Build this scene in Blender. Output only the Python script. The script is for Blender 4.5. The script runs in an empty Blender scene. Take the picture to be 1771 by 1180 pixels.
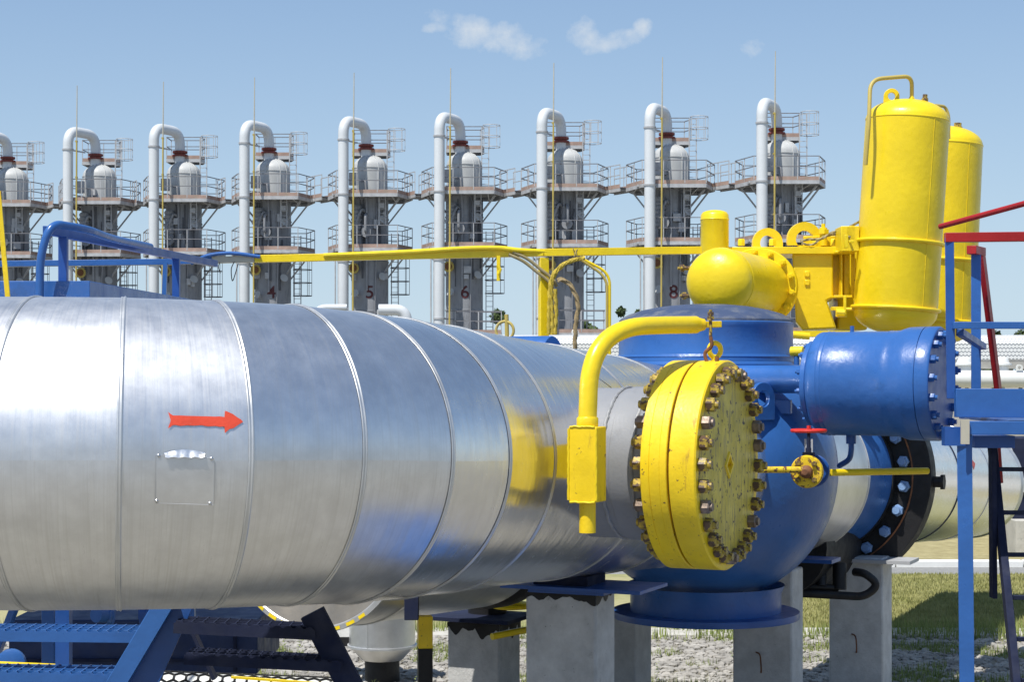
import bpy, bmesh, math, random
import numpy as np
from mathutils import Vector, Matrix, Quaternion, noise
random.seed(7)
PI = math.pi
V = Vector
# ------------------------------------------------------------------ camera, world, sun, exposure
S = bpy.context.scene
S.render.engine = 'CYCLES'
F = 3100.0; HZ = 650.0; CAMH = 3.0          # focal length and horizon in photograph pixels, eye height in metres
cd = bpy.data.cameras.new('camera'); cam = bpy.data.objects.new('camera', cd); S.collection.objects.link(cam)
cam.location = (0, 0, CAMH); cam.rotation_euler = (math.radians(90), 0, 0)
cd.sensor_width = 36; cd.lens = 36*F/1771; cd.shift_y = (HZ-590)/1771; cd.clip_end = 3000; cd.clip_start = .05
S.camera = cam
SUN = V((-.27, -.37, .89)).normalized()
w = bpy.data.worlds.new('World'); S.world = w; w.use_nodes = True
nt = w.node_tree; N = nt.nodes; L = nt.links; N.clear()
out = N.new('ShaderNodeOutputWorld'); bg = N.new('ShaderNodeBackground'); sky = N.new('ShaderNodeTexSky')
sky.sky_type = 'NISHITA'; sky.sun_disc = False
sky.sun_elevation = math.asin(SUN.z); sky.sun_rotation = math.atan2(SUN.x, SUN.y)
sky.air_density = 1.0; sky.dust_density = .35; sky.ozone_density = 1.6; sky.altitude = 100
SKY_STRENGTH = .10
bg.inputs[1].default_value = SKY_STRENGTH
def wm(op, a, b=None, c=None, clamp=False):
    n = N.new('ShaderNodeMath'); n.operation = op; n.use_clamp = clamp
    for i, x in enumerate((a, b, c)):
        if x is None: continue
        if isinstance(x, (int, float)): n.inputs[i].default_value = x
        else: L.new(x, n.inputs[i])
    return n.outputs[0]
tc = N.new('ShaderNodeTexCoord'); sp = N.new('ShaderNodeSeparateXYZ'); L.new(tc.outputs['Generated'], sp.inputs[0])
yy = wm('MAXIMUM', sp.outputs[1], .02)
uu = wm('DIVIDE', sp.outputs[0], yy); vv = wm('DIVIDE', sp.outputs[2], yy)
cmb = N.new('ShaderNodeCombineXYZ'); L.new(uu, cmb.inputs[0]); L.new(vv, cmb.inputs[1])
n1 = N.new('ShaderNodeTexNoise'); n1.inputs['Scale'].default_value = 55; n1.inputs['Detail'].default_value = 8; n1.inputs['Roughness'].default_value = .62
L.new(cmb.outputs[0], n1.inputs['Vector'])
n2 = N.new('ShaderNodeTexNoise'); n2.inputs['Scale'].default_value = 22; n2.inputs['Detail'].default_value = 3
L.new(cmb.outputs[0], n2.inputs['Vector'])
tot = None
for (cu, cv, su, sv, tilt, amp) in ((-.0125, .1905, .034, .0105, -.25, .95), (.040, .1905, .011, .009, .0, .75), (.056, .186, .017, .006, .25, .6),
                               (.073, .1945, .005, .006, 0, .7), (-.042, .1945, .010, .004, 0, .7), (.132, .1835, .007, .004, 0, .3)):
    du = wm('SUBTRACT', uu, cu); dv = wm('SUBTRACT', wm('SUBTRACT', vv, cv), wm('MULTIPLY', du, tilt))
    d = wm('ADD', wm('POWER', wm('DIVIDE', du, su), 2.0), wm('POWER', wm('DIVIDE', dv, sv), 2.0))
    g = wm('MULTIPLY', wm('SUBTRACT', 1.0, d), amp)
    g = wm('MAXIMUM', g, -1.0)
    tot = g if tot is None else wm('MAXIMUM', tot, g)
nz = wm('ADD', wm('MULTIPLY', wm('SUBTRACT', n1.outputs[0], .5), 3.4), wm('MULTIPLY', wm('SUBTRACT', n2.outputs[0], .5), 1.4))
cl = wm('MULTIPLY', wm('ADD', tot, nz), .62, clamp=True)
cl = wm('MULTIPLY', cl, wm('GREATER_THAN', sp.outputs[1], .1))
cl = wm('MULTIPLY', cl, .85)
mx = N.new('ShaderNodeMix'); mx.data_type = 'RGBA'
# summer haze low over the land keeps the foot of the sky pale blue instead of white
hz_f = wm('MULTIPLY', wm('POWER', wm('SUBTRACT', 1.0, wm('MAXIMUM', wm('MULTIPLY', sp.outputs[2], 1.0), 0.0), clamp=True), 3.0), .95)
hz_f = wm('MAXIMUM', hz_f, .22)
mh = N.new('ShaderNodeMix'); mh.data_type = 'RGBA'; L.new(hz_f, mh.inputs[0]); L.new(sky.outputs[0], mh.inputs[6])
gr = N.new('ShaderNodeValToRGB'); gr.color_ramp.elements[0].position = 0; gr.color_ramp.elements[0].color = (.58, .74, .86, 1); gr.color_ramp.elements[1].position = .24; gr.color_ramp.elements[1].color = (.315, .505, .82, 1)
L.new(sp.outputs[2], gr.inputs[0]); sc7 = N.new('ShaderNodeVectorMath'); sc7.operation = 'SCALE'; sc7.inputs['Scale'].default_value = 1/(SKY_STRENGTH*2**.15); L.new(gr.outputs[0], sc7.inputs[0]); L.new(sc7.outputs[0], mh.inputs[7])
L.new(cl, mx.inputs[0]); L.new(mh.outputs[2], mx.inputs[6]); mx.inputs[7].default_value = (7.0, 7.3, 7.5, 1)
L.new(mx.outputs[2], bg.inputs[0]); L.new(bg.outputs[0], out.inputs[0])
sd = bpy.data.lights.new('sun', 'SUN'); sd.energy = 4.9; sd.angle = math.radians(.5); sd.color = (1, .96, .88)
sun = bpy.data.objects.new('sun', sd); S.collection.objects.link(sun); sun.rotation_euler = SUN.to_track_quat('Z', 'Y').to_euler(); sun.location = (-10, -10, 30)
S.view_settings.view_transform = 'Standard'; S.view_settings.look = 'None'; S.view_settings.gamma = 1
S.view_settings.exposure = .15

# ------------------------------------------------------------------ materials
def _new(name):
    m = bpy.data.materials.new(name); m.use_nodes = True
    return m, m.node_tree.nodes, m.node_tree.links, m.node_tree.nodes['Principled BSDF']
def _noise(n, l, scale, detail=5, rough=.55, coord='Object', stretch=None):
    t = n.new('ShaderNodeTexCoord'); x = n.new('ShaderNodeTexNoise')
    x.inputs['Scale'].default_value = scale; x.inputs['Detail'].default_value = detail; x.inputs['Roughness'].default_value = rough
    src = t.outputs[coord]
    if stretch:
        mp = n.new('ShaderNodeMapping'); mp.inputs['Scale'].default_value = stretch; l.new(src, mp.inputs[0]); src = mp.outputs[0]
    l.new(src, x.inputs['Vector']); return x.outputs[0]
def _ramp(n, l, src, a, b, ca=(0,0,0,1), cb=(1,1,1,1)):
    r = n.new('ShaderNodeValToRGB'); r.color_ramp.elements[0].position = a; r.color_ramp.elements[1].position = b
    r.color_ramp.elements[0].color = ca; r.color_ramp.elements[1].color = cb; l.new(src, r.inputs[0]); return r.outputs[0]
def _mix(n, l, fac, a, b):
    m = n.new('ShaderNodeMix'); m.data_type = 'RGBA'
    for i, x in ((0, fac), (6, a), (7, b)):
        if isinstance(x, (int, float)): m.inputs[i].default_value = x
        elif isinstance(x, tuple): m.inputs[i].default_value = x if len(x) == 4 else (*x, 1)
        else: l.new(x, m.inputs[i])
    return m.outputs[2]
def _bump(n, l, b, src, strength, dist):
    x = n.new('ShaderNodeBump'); x.inputs['Strength'].default_value = strength; x.inputs['Distance'].default_value = dist
    l.new(src, x.inputs['Height']); l.new(x.outputs[0], b.inputs['Normal']); return x
def paint(name, col, rough=.35, var=.12, chip=None, chip_at=.66, bump=.25, bs=60, scale=3, metallic=0, dirt=None, dirt_at=.55, streak=False):
    m, n, l, b = _new(name)
    nz = _noise(n, l, scale, 6, .6)
    c0 = tuple(x*(1-var*1.6) for x in col); c1 = tuple(min(1, x*(1+var*.6)) for x in col)
    c = _ramp(n, l, nz, .3, .7, (*c0, 1), (*c1, 1))
    if dirt:
        d = _noise(n, l, scale*1.4+.7, 9, .7, stretch=(3, 3, .5) if streak else None)
        c = _mix(n, l, _ramp(n, l, d, dirt_at, dirt_at+.16), c, dirt)
    if chip:
        d = _noise(n, l, 26, 7, .62)
        c = _mix(n, l, _ramp(n, l, d, chip_at, chip_at+.03), c, chip)
    l.new(c, b.inputs['Base Color']); b.inputs['Metallic'].default_value = metallic
    rr = _ramp(n, l, _noise(n, l, 9, 4), .3, .7, (rough*.8,)*3+(1,), (min(1, rough*1.25),)*3+(1,)); l.new(rr, b.inputs['Roughness'])
    if bump:
        _bump(n, l, b, _noise(n, l, bs, 3, .5), bump, .004)
    return m
def cladding(name, rough, tint=(.82, .83, .85), wave=.5, fb=.022, fr=.24):
    m, n, l, b = _new(name); b.inputs['Metallic'].default_value = .95
    fine = _noise(n, l, 1, 6, .7, 'UV', (900, 5, 1))        # brushing lines running round the pipe
    mott = _noise(n, l, 9, 6, .65)
    big = _noise(n, l, 1, 4, .6, 'UV', (24, 2.4, 1))
    c = _ramp(n, l, mott, .3, .72, (tint[0]*.84, tint[1]*.84, tint[2]*.85, 1), (*tint, 1))
    c = _mix(n, l, _ramp(n, l, _noise(n, l, 1, 8, .75, 'UV', (120, 4, 1)), .58, .78), c, (.52, .53, .54))
    c = _mix(n, l, _ramp(n, l, fine, .48, .80), c, (.66, .66, .66))
    c = _mix(n, l, _ramp(n, l, _noise(n, l, 1, 9, .8, 'UV', (260, 14, 1)), .63, .72), c, (.36, .36, .37))
    l.new(c, b.inputs['Base Color'])
    a = n.new('ShaderNodeMath'); a.operation = 'MULTIPLY_ADD'; l.new(fine, a.inputs[0]); a.inputs[1].default_value = fr
    r2 = n.new('ShaderNodeMath'); r2.operation = 'MULTIPLY_ADD'; l.new(mott, r2.inputs[0]); r2.inputs[1].default_value = .14; r2.inputs[2].default_value = rough-.07-fr*.47
    l.new(r2.outputs[0], a.inputs[2]); l.new(a.outputs[0], b.inputs['Roughness'])
    h = n.new('ShaderNodeMath'); h.operation = 'MULTIPLY_ADD'; l.new(fine, h.inputs[0]); h.inputs[1].default_value = fb
    h2 = n.new('ShaderNodeMath'); h2.operation = 'MULTIPLY'; l.new(big, h2.inputs[0]); h2.inputs[1].default_value = wave
    l.new(h2.outputs[0], h.inputs[2])
    _bump(n, l, b, h.outputs[0], .35, .02)
    return m
def concrete(name, col, sc=6):
    m, n, l, b = _new(name)
    c = _ramp(n, l, _noise(n, l, sc, 8, .7), .3, .72, (*[x*.72 for x in col], 1), (*[x*1.08 for x in col], 1))
    c = _mix(n, l, _ramp(n, l, _noise(n, l, 2.2, 9, .75), .6, .68), c, tuple(x*.35 for x in col))
    c = _mix(n, l, _ramp(n, l, _noise(n, l, 40, 4, .6), .68, .74), c, tuple(x*.3 for x in col))
    l.new(c, b.inputs['Base Color']); b.inputs['Roughness'].default_value = .9
    _bump(n, l, b, _noise(n, l, 30, 6, .7), .6, .012); return m
def stuffmat(name, ca, cb, sc, rough=.95, bump=.6, bd=.03, mid=None):
    m, n, l, b = _new(name)
    c = _ramp(n, l, _noise(n, l, sc, 9, .72), .36, .64, (*ca, 1), (*cb, 1))
    if mid: c = _mix(n, l, _ramp(n, l, _noise(n, l, sc*.12, 5, .6), .45, .6), c, mid)
    l.new(c, b.inputs['Base Color']); b.inputs['Roughness'].default_value = rough
    if bump: _bump(n, l, b, _noise(n, l, sc*2, 6, .7), bump, bd)
    return m
YEL = (.87, .645, .012)
M = dict(
    clad_a=cladding('galvanised_sheet_dull', .43, wave=.6), clad_b=cladding('galvanised_sheet', .35, wave=1.0, fb=.016, fr=.2), clad_c=cladding('galvanised_sheet_bright', .24, wave=1.6, fb=.006, fr=.12),
    bead=paint('seam_metal', (.66, .67, .68), .42, .1, metallic=.75, bump=0),
    rivet=paint('rivet_metal', (.62, .63, .65), .3, .1, metallic=1, bump=0),
    flap=paint('bent_sheet', (.88, .89, .90), .38, .06, metallic=1, bump=.4, bs=18),
    redpaint=paint('red_stencil_paint', (.72, .07, .03), .5, .25, chip=(.75, .45, .38), chip_at=.68),
    yellow=paint('yellow_gloss_paint', YEL, .33, .09, chip=(.30, .17, .03), chip_at=.73, dirt=(.62, .47, .03), dirt_at=.64, bump=.7, bs=20, scale=2.5),
    yellow_f=paint('yellow_flange_paint', (.88, .62, .012), .42, .10, chip=(.16, .08, .03), chip_at=.645, dirt=(.36, .20, .03), dirt_at=.585, bump=.35, bs=45, scale=5, streak=True),
    yellow_face=paint('worn_yellow_face_paint', (.68, .54, .07), .5, .2, chip=(.07, .045, .03), chip_at=.59, dirt=(.32, .24, .08), dirt_at=.50, bump=.5, bs=40, scale=6, streak=True),
    nut=paint('painted_nut', (.50, .36, .05), .42, .35, chip=(.10, .06, .04), chip_at=.47, bump=.3, scale=22),
    nut_bare=paint('bare_steel_nut', (.26, .20, .16), .45, .3, metallic=.5, scale=25),
    rust=paint('rust', (.22, .09, .04), .8, .35, scale=18), 
    blue=paint('blue_gloss_paint', (.032, .126, .395), .33, .10, dirt=(.03, .09, .24), dirt_at=.6, bump=.6, bs=22, scale=2.5),
    blue_d=paint('blue_steel_paint', (.020, .088, .33), .38, .12, chip=(.3, .34, .42), chip_at=.72, bump=.2, bs=50, scale=4),
    navy=paint('navy_and_shaded_blue_paint', (.006, .012, .045), .85, .2, scale=4),  # dark navy parts, and the steps' blue darkened for the pipe's shade
    cap=paint('dusty_dark_blue_paint', (.05, .075, .15), .55, .15, dirt=(.16, .17, .19), dirt_at=.5, scale=3),
    nutblue=paint('pale_blue_nut', (.22, .36, .62), .4, .12, scale=20),
    disc=paint('dull_end_sheet', (.34, .31, .27), .45, .15, metallic=.6), shade_blue=paint('shaded_blue_paint', (.010, .030, .11), .6, .2, scale=3),  # shade_blue: skid blue darkened to carry the shade behind the steps
    black=paint('black_bitumen_paint', (.008, .008, .010), .6, .3, dirt=(.06, .035, .02), dirt_at=.62, scale=6, bump=.5),
    grey=paint('grey_nozzle_paint', (.25, .26, .285), .5, .06, dirt=(.17, .175, .19), dirt_at=.6, scale=4),
    weld=paint('weld_bead', (.30, .31, .33), .4, .15, bump=1, bs=70, scale=20),
    red=paint('red_rail_paint', (.38, .012, .012), .38, .12, scale=5), redw=paint('red_handwheel_paint', (.62, .03, .02), .4, .12, scale=9),
    conc=concrete('pier_concrete', (.60, .60, .595)), conc2=concrete('pale_concrete', (.55, .53, .48), 3),
    colgrey=paint('column_grey_paint', (.30, .31, .335), .5, .14, dirt=(.14, .145, .16), dirt_at=.55, scale=.8, bump=.2, bs=6, streak=True),
    pipewhite=paint('pale_grey_pipe_paint', (.62, .65, .68), .45, .05, dirt=(.42, .42, .42), dirt_at=.68, scale=.6, bump=0, streak=True),
    dome=paint('weathered_white_dome_paint', (.50, .51, .51), .5, .1, dirt=(.40, .36, .28), dirt_at=.62, scale=1, bump=0),
    steel=paint('platform_steel', (.46, .47, .49), .5, .15, scale=3, bump=0), steel_d=paint('dark_platform_steel', (.10, .105, .12), .6, .2, scale=3, bump=0),
    toe=paint('rusty_toe_board', (.40, .28, .235), .8, .2, dirt=(.32, .25, .2), dirt_at=.5, scale=1.5, bump=0),
    railing=paint('handrail_paint', (.20, .20, .22), .6, .2, scale=3, bump=0), yellow_r=paint('rusting_yellow_paint', (.80, .56, .02), .5, .15, chip=(.13, .06, .03), chip_at=.55, dirt=(.3, .14, .03), dirt_at=.52, scale=12),
    redox=paint('red_oxide', (.20, .045, .035), .7, .2, bump=0), number=paint('dark_red_number_paint', (.12, .03, .035), .7, .2, bump=0),
    mast=paint('yellow_mast_paint', (.50, .39, .10), .5, .15, dirt=(.5, .44, .3), dirt_at=.6, scale=1, bump=0), mastg=paint('pale_mast', (.50, .47, .38), .6, .1, bump=0),
    rope=paint('hemp_rope', (.36, .27, .14), .9, .3, scale=30), ropey=paint('yellowed_rope', (.58, .43, .05), .8, .3, scale=30),
    cable=paint('old_cable', (.34, .28, .14), .7, .25, scale=10), white=paint('white_pipe_paint', (.74, .75, .74), .4, .05, scale=2, bump=0),
    soil=stuffmat('gravelly_soil', (.17, .155, .125), (.36, .335, .29), 9, mid=(.25, .235, .18)),
    stone=paint('pale_stone', (.40, .38, .35), .9, .35, scale=3, bump=.5), 
    lawn=stuffmat('lawn', (.20, .20, .075), (.34, .33, .14), 5, mid=(.36, .33, .17)), dry=stuffmat('dry_grass', (.26, .22, .10), (.40, .35, .18), 4),
    blade=stuffmat('grass_blade', (.22, .23, .07), (.42, .40, .17), 3, bump=0), weed=stuffmat('weed_leaf', (.14, .19, .04), (.32, .36, .12), 5, bump=0),
    kerb=paint('whitewashed_kerb', (.78, .78, .76), .8, .06, scale=3), asphalt=stuffmat('asphalt', (.22, .22, .22), (.30, .30, .29), 12),
    leaf=stuffmat('tree_leaf', (.035, .06, .02), (.09, .13, .04), .8, bump=0), bark=paint('bark', (.10, .08, .06), .9, .3))
# white sheet with small dark perforations
def perforated():
    m, n, l, b = _new('perforated_white_sheet')
    t = n.new('ShaderNodeTexCoord'); mp = n.new('ShaderNodeMapping'); mp.inputs['Scale'].default_value = (1, 1, 1); l.new(t.outputs['UV'], mp.inputs[0])
    v = n.new('ShaderNodeTexVoronoi'); v.inputs['Scale'].default_value = 1; v.inputs['Randomness'].default_value = 0
    sep = n.new('ShaderNodeSeparateXYZ'); l.new(mp.outputs[0], sep.inputs[0])
    fl = n.new('ShaderNodeMath'); fl.operation = 'FLOOR'; l.new(sep.outputs[1], fl.inputs[0])
    md = n.new('ShaderNodeMath'); md.operation = 'MULTIPLY_ADD'; l.new(fl.outputs[0], md.inputs[0]); md.inputs[1].default_value = .5; l.new(sep.outputs[0], md.inputs[2])
    cb = n.new('ShaderNodeCombineXYZ'); l.new(md.outputs[0], cb.inputs[0]); l.new(sep.outputs[1], cb.inputs[1]); l.new(cb.outputs[0], v.inputs['Vector'])
    c = _ramp(n, l, v.outputs['Distance'], .26, .34, (.22, .24, .27, 1), (.80, .81, .82, 1)); l.new(c, b.inputs['Base Color']); b.inputs['Roughness'].default_value = .4
    return m
M['perf'] = perforated()

# ------------------------------------------------------------------ building helpers
def at(px, py, Y):
    """a point of the place: seen in the direction of photograph pixel (px, py), Y metres out"""
    return V(((px-885.5)/F*Y, Y, CAMH-(py-HZ)/F*Y))
def tag(o, label=None, cat=None, group=None, kind=None):
    for k, v in (('label', label), ('category', cat), ('group', group), ('kind', kind)):
        if v: o[k] = v
    return o
def thing(name, loc, label, cat, group=None):
    o = bpy.data.objects.new(name, None); S.collection.objects.link(o); o.location = loc; o.empty_display_size = .2
    return tag(o, label, cat, group)
def wloc(o):
    p = V(o.location)
    while o.parent: o = o.parent; p += V(o.location)
    return p
def frame(ax):
    ax = V(ax).normalized(); up = V((0, 0, 1)) if abs(ax.z) < .95 else V((1, 0, 0))
    s = ax.cross(up).normalized(); return ax, s, s.cross(ax).normalized()
class MB:
    def __init__(s): s.v = []; s.f = []; s.uv = []
    def add(s, vs, fs, uvs=None):
        o = len(s.v); s.v += [V(x) for x in vs]; s.f += [tuple(i+o for i in f) for f in fs]
        s.uv += uvs if uvs else [None]*len(fs)
        return s
    def box(s, c, size, X=(1,0,0), Y=(0,1,0), Z=(0,0,1)):
        c = V(c); X = V(X).normalized()*size[0]/2; Y = V(Y).normalized()*size[1]/2; Z = V(Z).normalized()*size[2]/2
        vs = [c+X*a+Y*b+Z*d for a in (-1,1) for b in (-1,1) for d in (-1,1)]
        return s.add(vs, [(0,1,3,2),(4,6,7,5),(0,4,5,1),(2,3,7,6),(0,2,6,4),(1,5,7,3)])
    def bar(s, a, b, w, h=None, up=(0,0,1)):
        a = V(a); b = V(b); d = (b-a); u = V(up)
        if abs(d.normalized().dot(u)) > .97: u = V((0, 1, 0))
        x = d.cross(u).normalized(); z = x.cross(d).normalized()
        return s.box((a+b)/2, (d.length, w, h or w), d, x, z)
    def lathe(s, p, ax, prof, n=48, cap=True):
        ax, u, v = frame(ax); p = V(p); vs = []; fs = []; k = len(prof)
        for t, r in prof:
            for i in range(n):
                a = 2*PI*i/n; vs.append(p+ax*t+(u*math.cos(a)+v*math.sin(a))*max(r, 1e-5))
        for j in range(k-1):
            for i in range(n):
                i2 = (i+1) % n; fs.append((j*n+i, j*n+i2, (j+1)*n+i2, (j+1)*n+i))
        if cap:
            fs.append(tuple(range(n))[::-1]); fs.append(tuple((k-1)*n+i for i in range(n)))
        return s.add(vs, fs)
    def cyl(s, a, b, r, n=24, r2=None):
        a = V(a); b = V(b); return s.lathe(a, b-a, [(0, r), ((b-a).length, r if r2 is None else r2)], n)
    def tube(s, pts, r, n=12, twist=0, flut=0):
        pts = [V(p) for p in pts]; k = len(pts); vs = []; fs = []
        t = [(pts[min(i+1, k-1)]-pts[max(i-1, 0)]).normalized() for i in range(k)]
        _, u, _ = frame(t[0]); ln = 0
        for i in range(k):
            u = (u-t[i]*u.dot(t[i])).normalized(); v = t[i].cross(u)
            if i: ln += (pts[i]-pts[i-1]).length
            for j in range(n):
                a = 2*PI*j/n; rr = r*(1-flut*(.5+.5*math.cos(3*a+ln*twist)))
                vs.append(pts[i]+(u*math.cos(a)+v*math.sin(a))*rr)
        for i in range(k-1):
            for j in range(n):
                j2 = (j+1) % n; fs.append((i*n+j, i*n+j2, (i+1)*n+j2, (i+1)*n+j))
        fs.append(tuple(range(n))[::-1]); fs.append(tuple((k-1)*n+i for i in range(n)))
        return s.add(vs, fs)
    def torus(s, c, ax, R, r, n=48, m=10, a0=0, a1=2*PI):
        ax, u, v = frame(ax); full = abs(a1-a0-2*PI) < 1e-6; k = n if full else n+1
        if not full: return s.tube([V(c)+(u*math.cos(a0+(a1-a0)*i/n)+v*math.sin(a0+(a1-a0)*i/n))*R for i in range(k)], r, m)
        vs = []; fs = []
        for i in range(n):
            a = 2*PI*i/n; d = u*math.cos(a)+v*math.sin(a)
            for j in range(m):
                b = 2*PI*j/m; vs.append(V(c)+d*(R+r*math.cos(b))+ax*r*math.sin(b))
        for i in range(n):
            for j in range(m):
                fs.append((i*m+j, i*m+(j+1)%m, ((i+1)%n)*m+(j+1)%m, ((i+1)%n)*m+j))
        return s.add(vs, fs)
    def poly(s, pts, z0, z1):
        """vertical prism over a plan polygon (counter-clockwise)"""
        n = len(pts); vs = [(x, y, z0) for x, y in pts]+[(x, y, z1) for x, y in pts]
        return s.add(vs, [tuple(range(n))[::-1], tuple(range(n, 2*n))]+[(i, (i+1)%n, n+(i+1)%n, n+i) for i in range(n)])
    def lug(s, c, u, v, wd, R, r, base):
        """lifting eye: rounded plate with a hole, in the plane (u, v), standing on a base below c"""
        u = V(u).normalized(); v = V(v).normalized(); ax = u.cross(v); n = 40; vs = []; fs = []; c = V(c)
        for sgn in (-.5, .5):
            for i in range(n):
                a = 2*PI*i/n; ca, sa = math.cos(a), math.sin(a)
                d = R if sa >= 0 else min(R/max(abs(ca), 1e-6), base/max(abs(sa), 1e-6))
                vs.append(c+ax*wd*sgn+(u*ca+v*sa)*d)
            for i in range(n):
                a = 2*PI*i/n; vs.append(c+ax*wd*sgn+(u*math.cos(a)+v*math.sin(a))*r)
        for i in range(n):
            j = (i+1) % n
            fs += [(i, n+i, n+j, j), (2*n+i, 2*n+j, 3*n+j, 3*n+i), (i, j, 2*n+j, 2*n+i), (n+i, 3*n+i, 3*n+j, n+j)]
        return s.add(vs, fs)
    def build(s, name, mat, parent=None, bevel=0, smooth=35, off=None):
        me = bpy.data.meshes.new(name); o = wloc(parent) if parent else V((0, 0, 0))
        if off is not None: o = V(off)
        me.from_pydata([tuple(v-o) for v in s.v], [], s.f)
        if any(s.uv):
            ul = me.uv_layers.new(name='UVMap'); i = 0
            for f, uv in zip(s.f, s.uv):
                for q in range(len(f)):
                    ul.data[i].uv = uv[q] if uv else (0, 0); i += 1
        me.validate(); bm = bmesh.new(); bm.from_mesh(me); bmesh.ops.recalc_face_normals(bm, faces=bm.faces); bm.to_mesh(me); bm.free()
        me.materials.append(mat if not isinstance(mat, str) else M[mat])
        if smooth:
            for p in me.polygons: p.use_smooth = True
            me.set_sharp_from_angle(angle=math.radians(smooth))
        ob = bpy.data.objects.new(name, me); S.collection.objects.link(ob)
        if parent: ob.parent = parent
        elif off is not None: ob.location = off
        if bevel:
            md = ob.modifiers.new('bevel', 'BEVEL'); md.width = bevel; md.segments = 2; md.limit_method = 'ANGLE'; md.angle_limit = math.radians(50)
        return ob
def rnd(pts, r, n=7):
    """round the corners of a polyline"""
    pts = [V(p) for p in pts]; o = [pts[0]]
    for i in range(1, len(pts)-1):
        a = pts[i-1]-pts[i]; b = pts[i+1]-pts[i]; d = min(r, a.length*.49, b.length*.49)
        p = pts[i]+a.normalized()*d; q = pts[i]+b.normalized()*d
        for k in range(n+1):
            t = k/n; o.append(p*(1-t)**2+pts[i]*2*t*(1-t)+q*t*t)
    return o+[pts[-1]]
def spline(pts, n=8):
    pts = [V(p) for p in pts]; P = [pts[0]*2-pts[1]]+pts+[pts[-1]*2-pts[-2]]; o = []
    for i in range(1, len(P)-2):
        for k in range(n):
            t = k/n; a, b, c, d = P[i-1], P[i], P[i+1], P[i+2]
            o.append(.5*((2*b)+(c-a)*t+(2*a-5*b+4*c-d)*t*t+(3*b-a-3*c+d)*t**3))
    return o+[pts[-1]]
def bolt_mb(rn, hn, rs, ls, gap=None, back=False):
    """hex nut of radius rn and height hn on the plane z=0 with a stud end; gap: a second nut that far behind"""
    b = MB(); n6 = [(0, rn), (hn*.86, rn), (hn, rn*.86)]
    def nut(z, sg):
        vs = []; 
        for t, r in n6:
            for i in range(6): a = PI/3*i; vs.append((r*math.cos(a), r*math.sin(a), z+sg*t))
        b.add(vs, [tuple(range(6))]+[(j*6+i, j*6+(i+1)%6, (j+1)*6+(i+1)%6, (j+1)*6+i) for j in range(2) for i in range(6)]+[tuple(range(12, 18))])
    nut(0, 1)
    if gap is not None: nut(-gap, -1)
    b.cyl((0, 0, hn*.9 if gap is None else -gap-hn-ls*.7), (0, 0, hn+ls), rs, 12)
    return b
def bolts(root, name, c, ax, R, n, mb, mat, phase=0, alt=None, alts=()):
    ax, u, v = frame(ax); proto = None
    q = Matrix((v, u, ax)).transposed().to_quaternion()
    for i in range(n):
        a = phase+2*PI*i/n; p = V(c)+(u*math.cos(a)+v*math.sin(a))*R
        if proto is None:
            o = mb.build(name, mat, None, smooth=30); proto = o
        else:
            o = proto.copy()
            S.collection.objects.link(o)
        if alt and i in alts:
            o.data = alt
        o.parent = root; o.location = p-wloc(root); o.rotation_mode = 'QUATERNION'
        o.rotation_quaternion = q @ Quaternion((0, 0, 1), random.uniform(0, PI/3))
# directions of the place: the straight pipe run, and the branches square to it
D = V((.41, .912, 0)).normalized(); NB = V((.912, -.41, 0)).normalized(); UP = V((0, 0, 1))

# ------------------------------------------------------------------ ground and sky edge
def sheet(name, x0, x1, y0, y1, z, mat, sub=1, kind='structure', th=0):
    b = MB()
    if th: b.box(((x0+x1)/2, (y0+y1)/2, z-th/2), (x1-x0, y1-y0, th))
    else: b.add([(x0, y0, z), (x1, y0, z), (x1, y1, z), (x0, y1, z)], [(0, 1, 2, 3)])
    o = b.build(name, mat, smooth=0); return tag(o, kind=kind)
sheet('ground', -900, 900, -400, 1800, 0, 'soil')
sheet('path', -60, 60, 20.5, 21.1, .03, 'conc2', th=.05)
sheet('lawn', -80, 80, 21.1, 27.0, .006, 'lawn')
sheet('road', -80, 80, 27.0, 28.0, .004, 'asphalt')
sheet('verge', -80, 80, 28.2, 33.6, .02, 'dry')
sheet('apron', -80, 80, 33.6, 75, .008, 'conc2')
kb = MB()
for i in range(60): kb.box((-60+i*2.0+1, 28.1, .04), (1.985, .2, .13))
tag(kb.build('kerb', 'kerb', bevel=.015), kind='structure')

# ------------------------------------------------------------------ the insulated pipe with its segmented bend
RP = .70
cen = [(-2.124, 8.024, -.347, -.021), (-1.75, 8.059, -.349, .199), (-1.375, 8.179, -.358, .417), (-1.065, 8.365, -.368, .66), (-.814, 8.609, -.391, .904),
       (-.631, 8.895, -.408, 1.109), (-.417, 9.361, -.434, 1.150), (.139, 10.60, -.510, 1.145), (.53, 11.47, -.563, 1.148)]
rings = [(-6.2, 8.10, -.33, -.02), (-4.6, 8.07, -.34, -.02), (-3.3, 8.045, -.344, -.02), (-2.7, 8.032, -.346, -.02)]+cen+[(1.17, 12.90, -.668, 1.148)]
def ringpts(k, off=0, R=RP, n=128, along=0):
    x, y, h, th = rings[k]
    a0 = rings[max(k-1, 0)]; a1 = rings[min(k+1, len(rings)-1)]
    be = math.atan2(a1[2]-a0[2], math.hypot(a1[0]-a0[0], a1[1]-a0[1]))
    t = V((math.cos(th)*math.cos(be), math.sin(th)*math.cos(be), math.sin(be))); s = V((math.sin(th), -math.cos(th), 0)); u = s.cross(t)
    if u.z < 0: u = -u
    c = V((x, y, CAMH+h))+t*along
    return c, t, s, u
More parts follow.
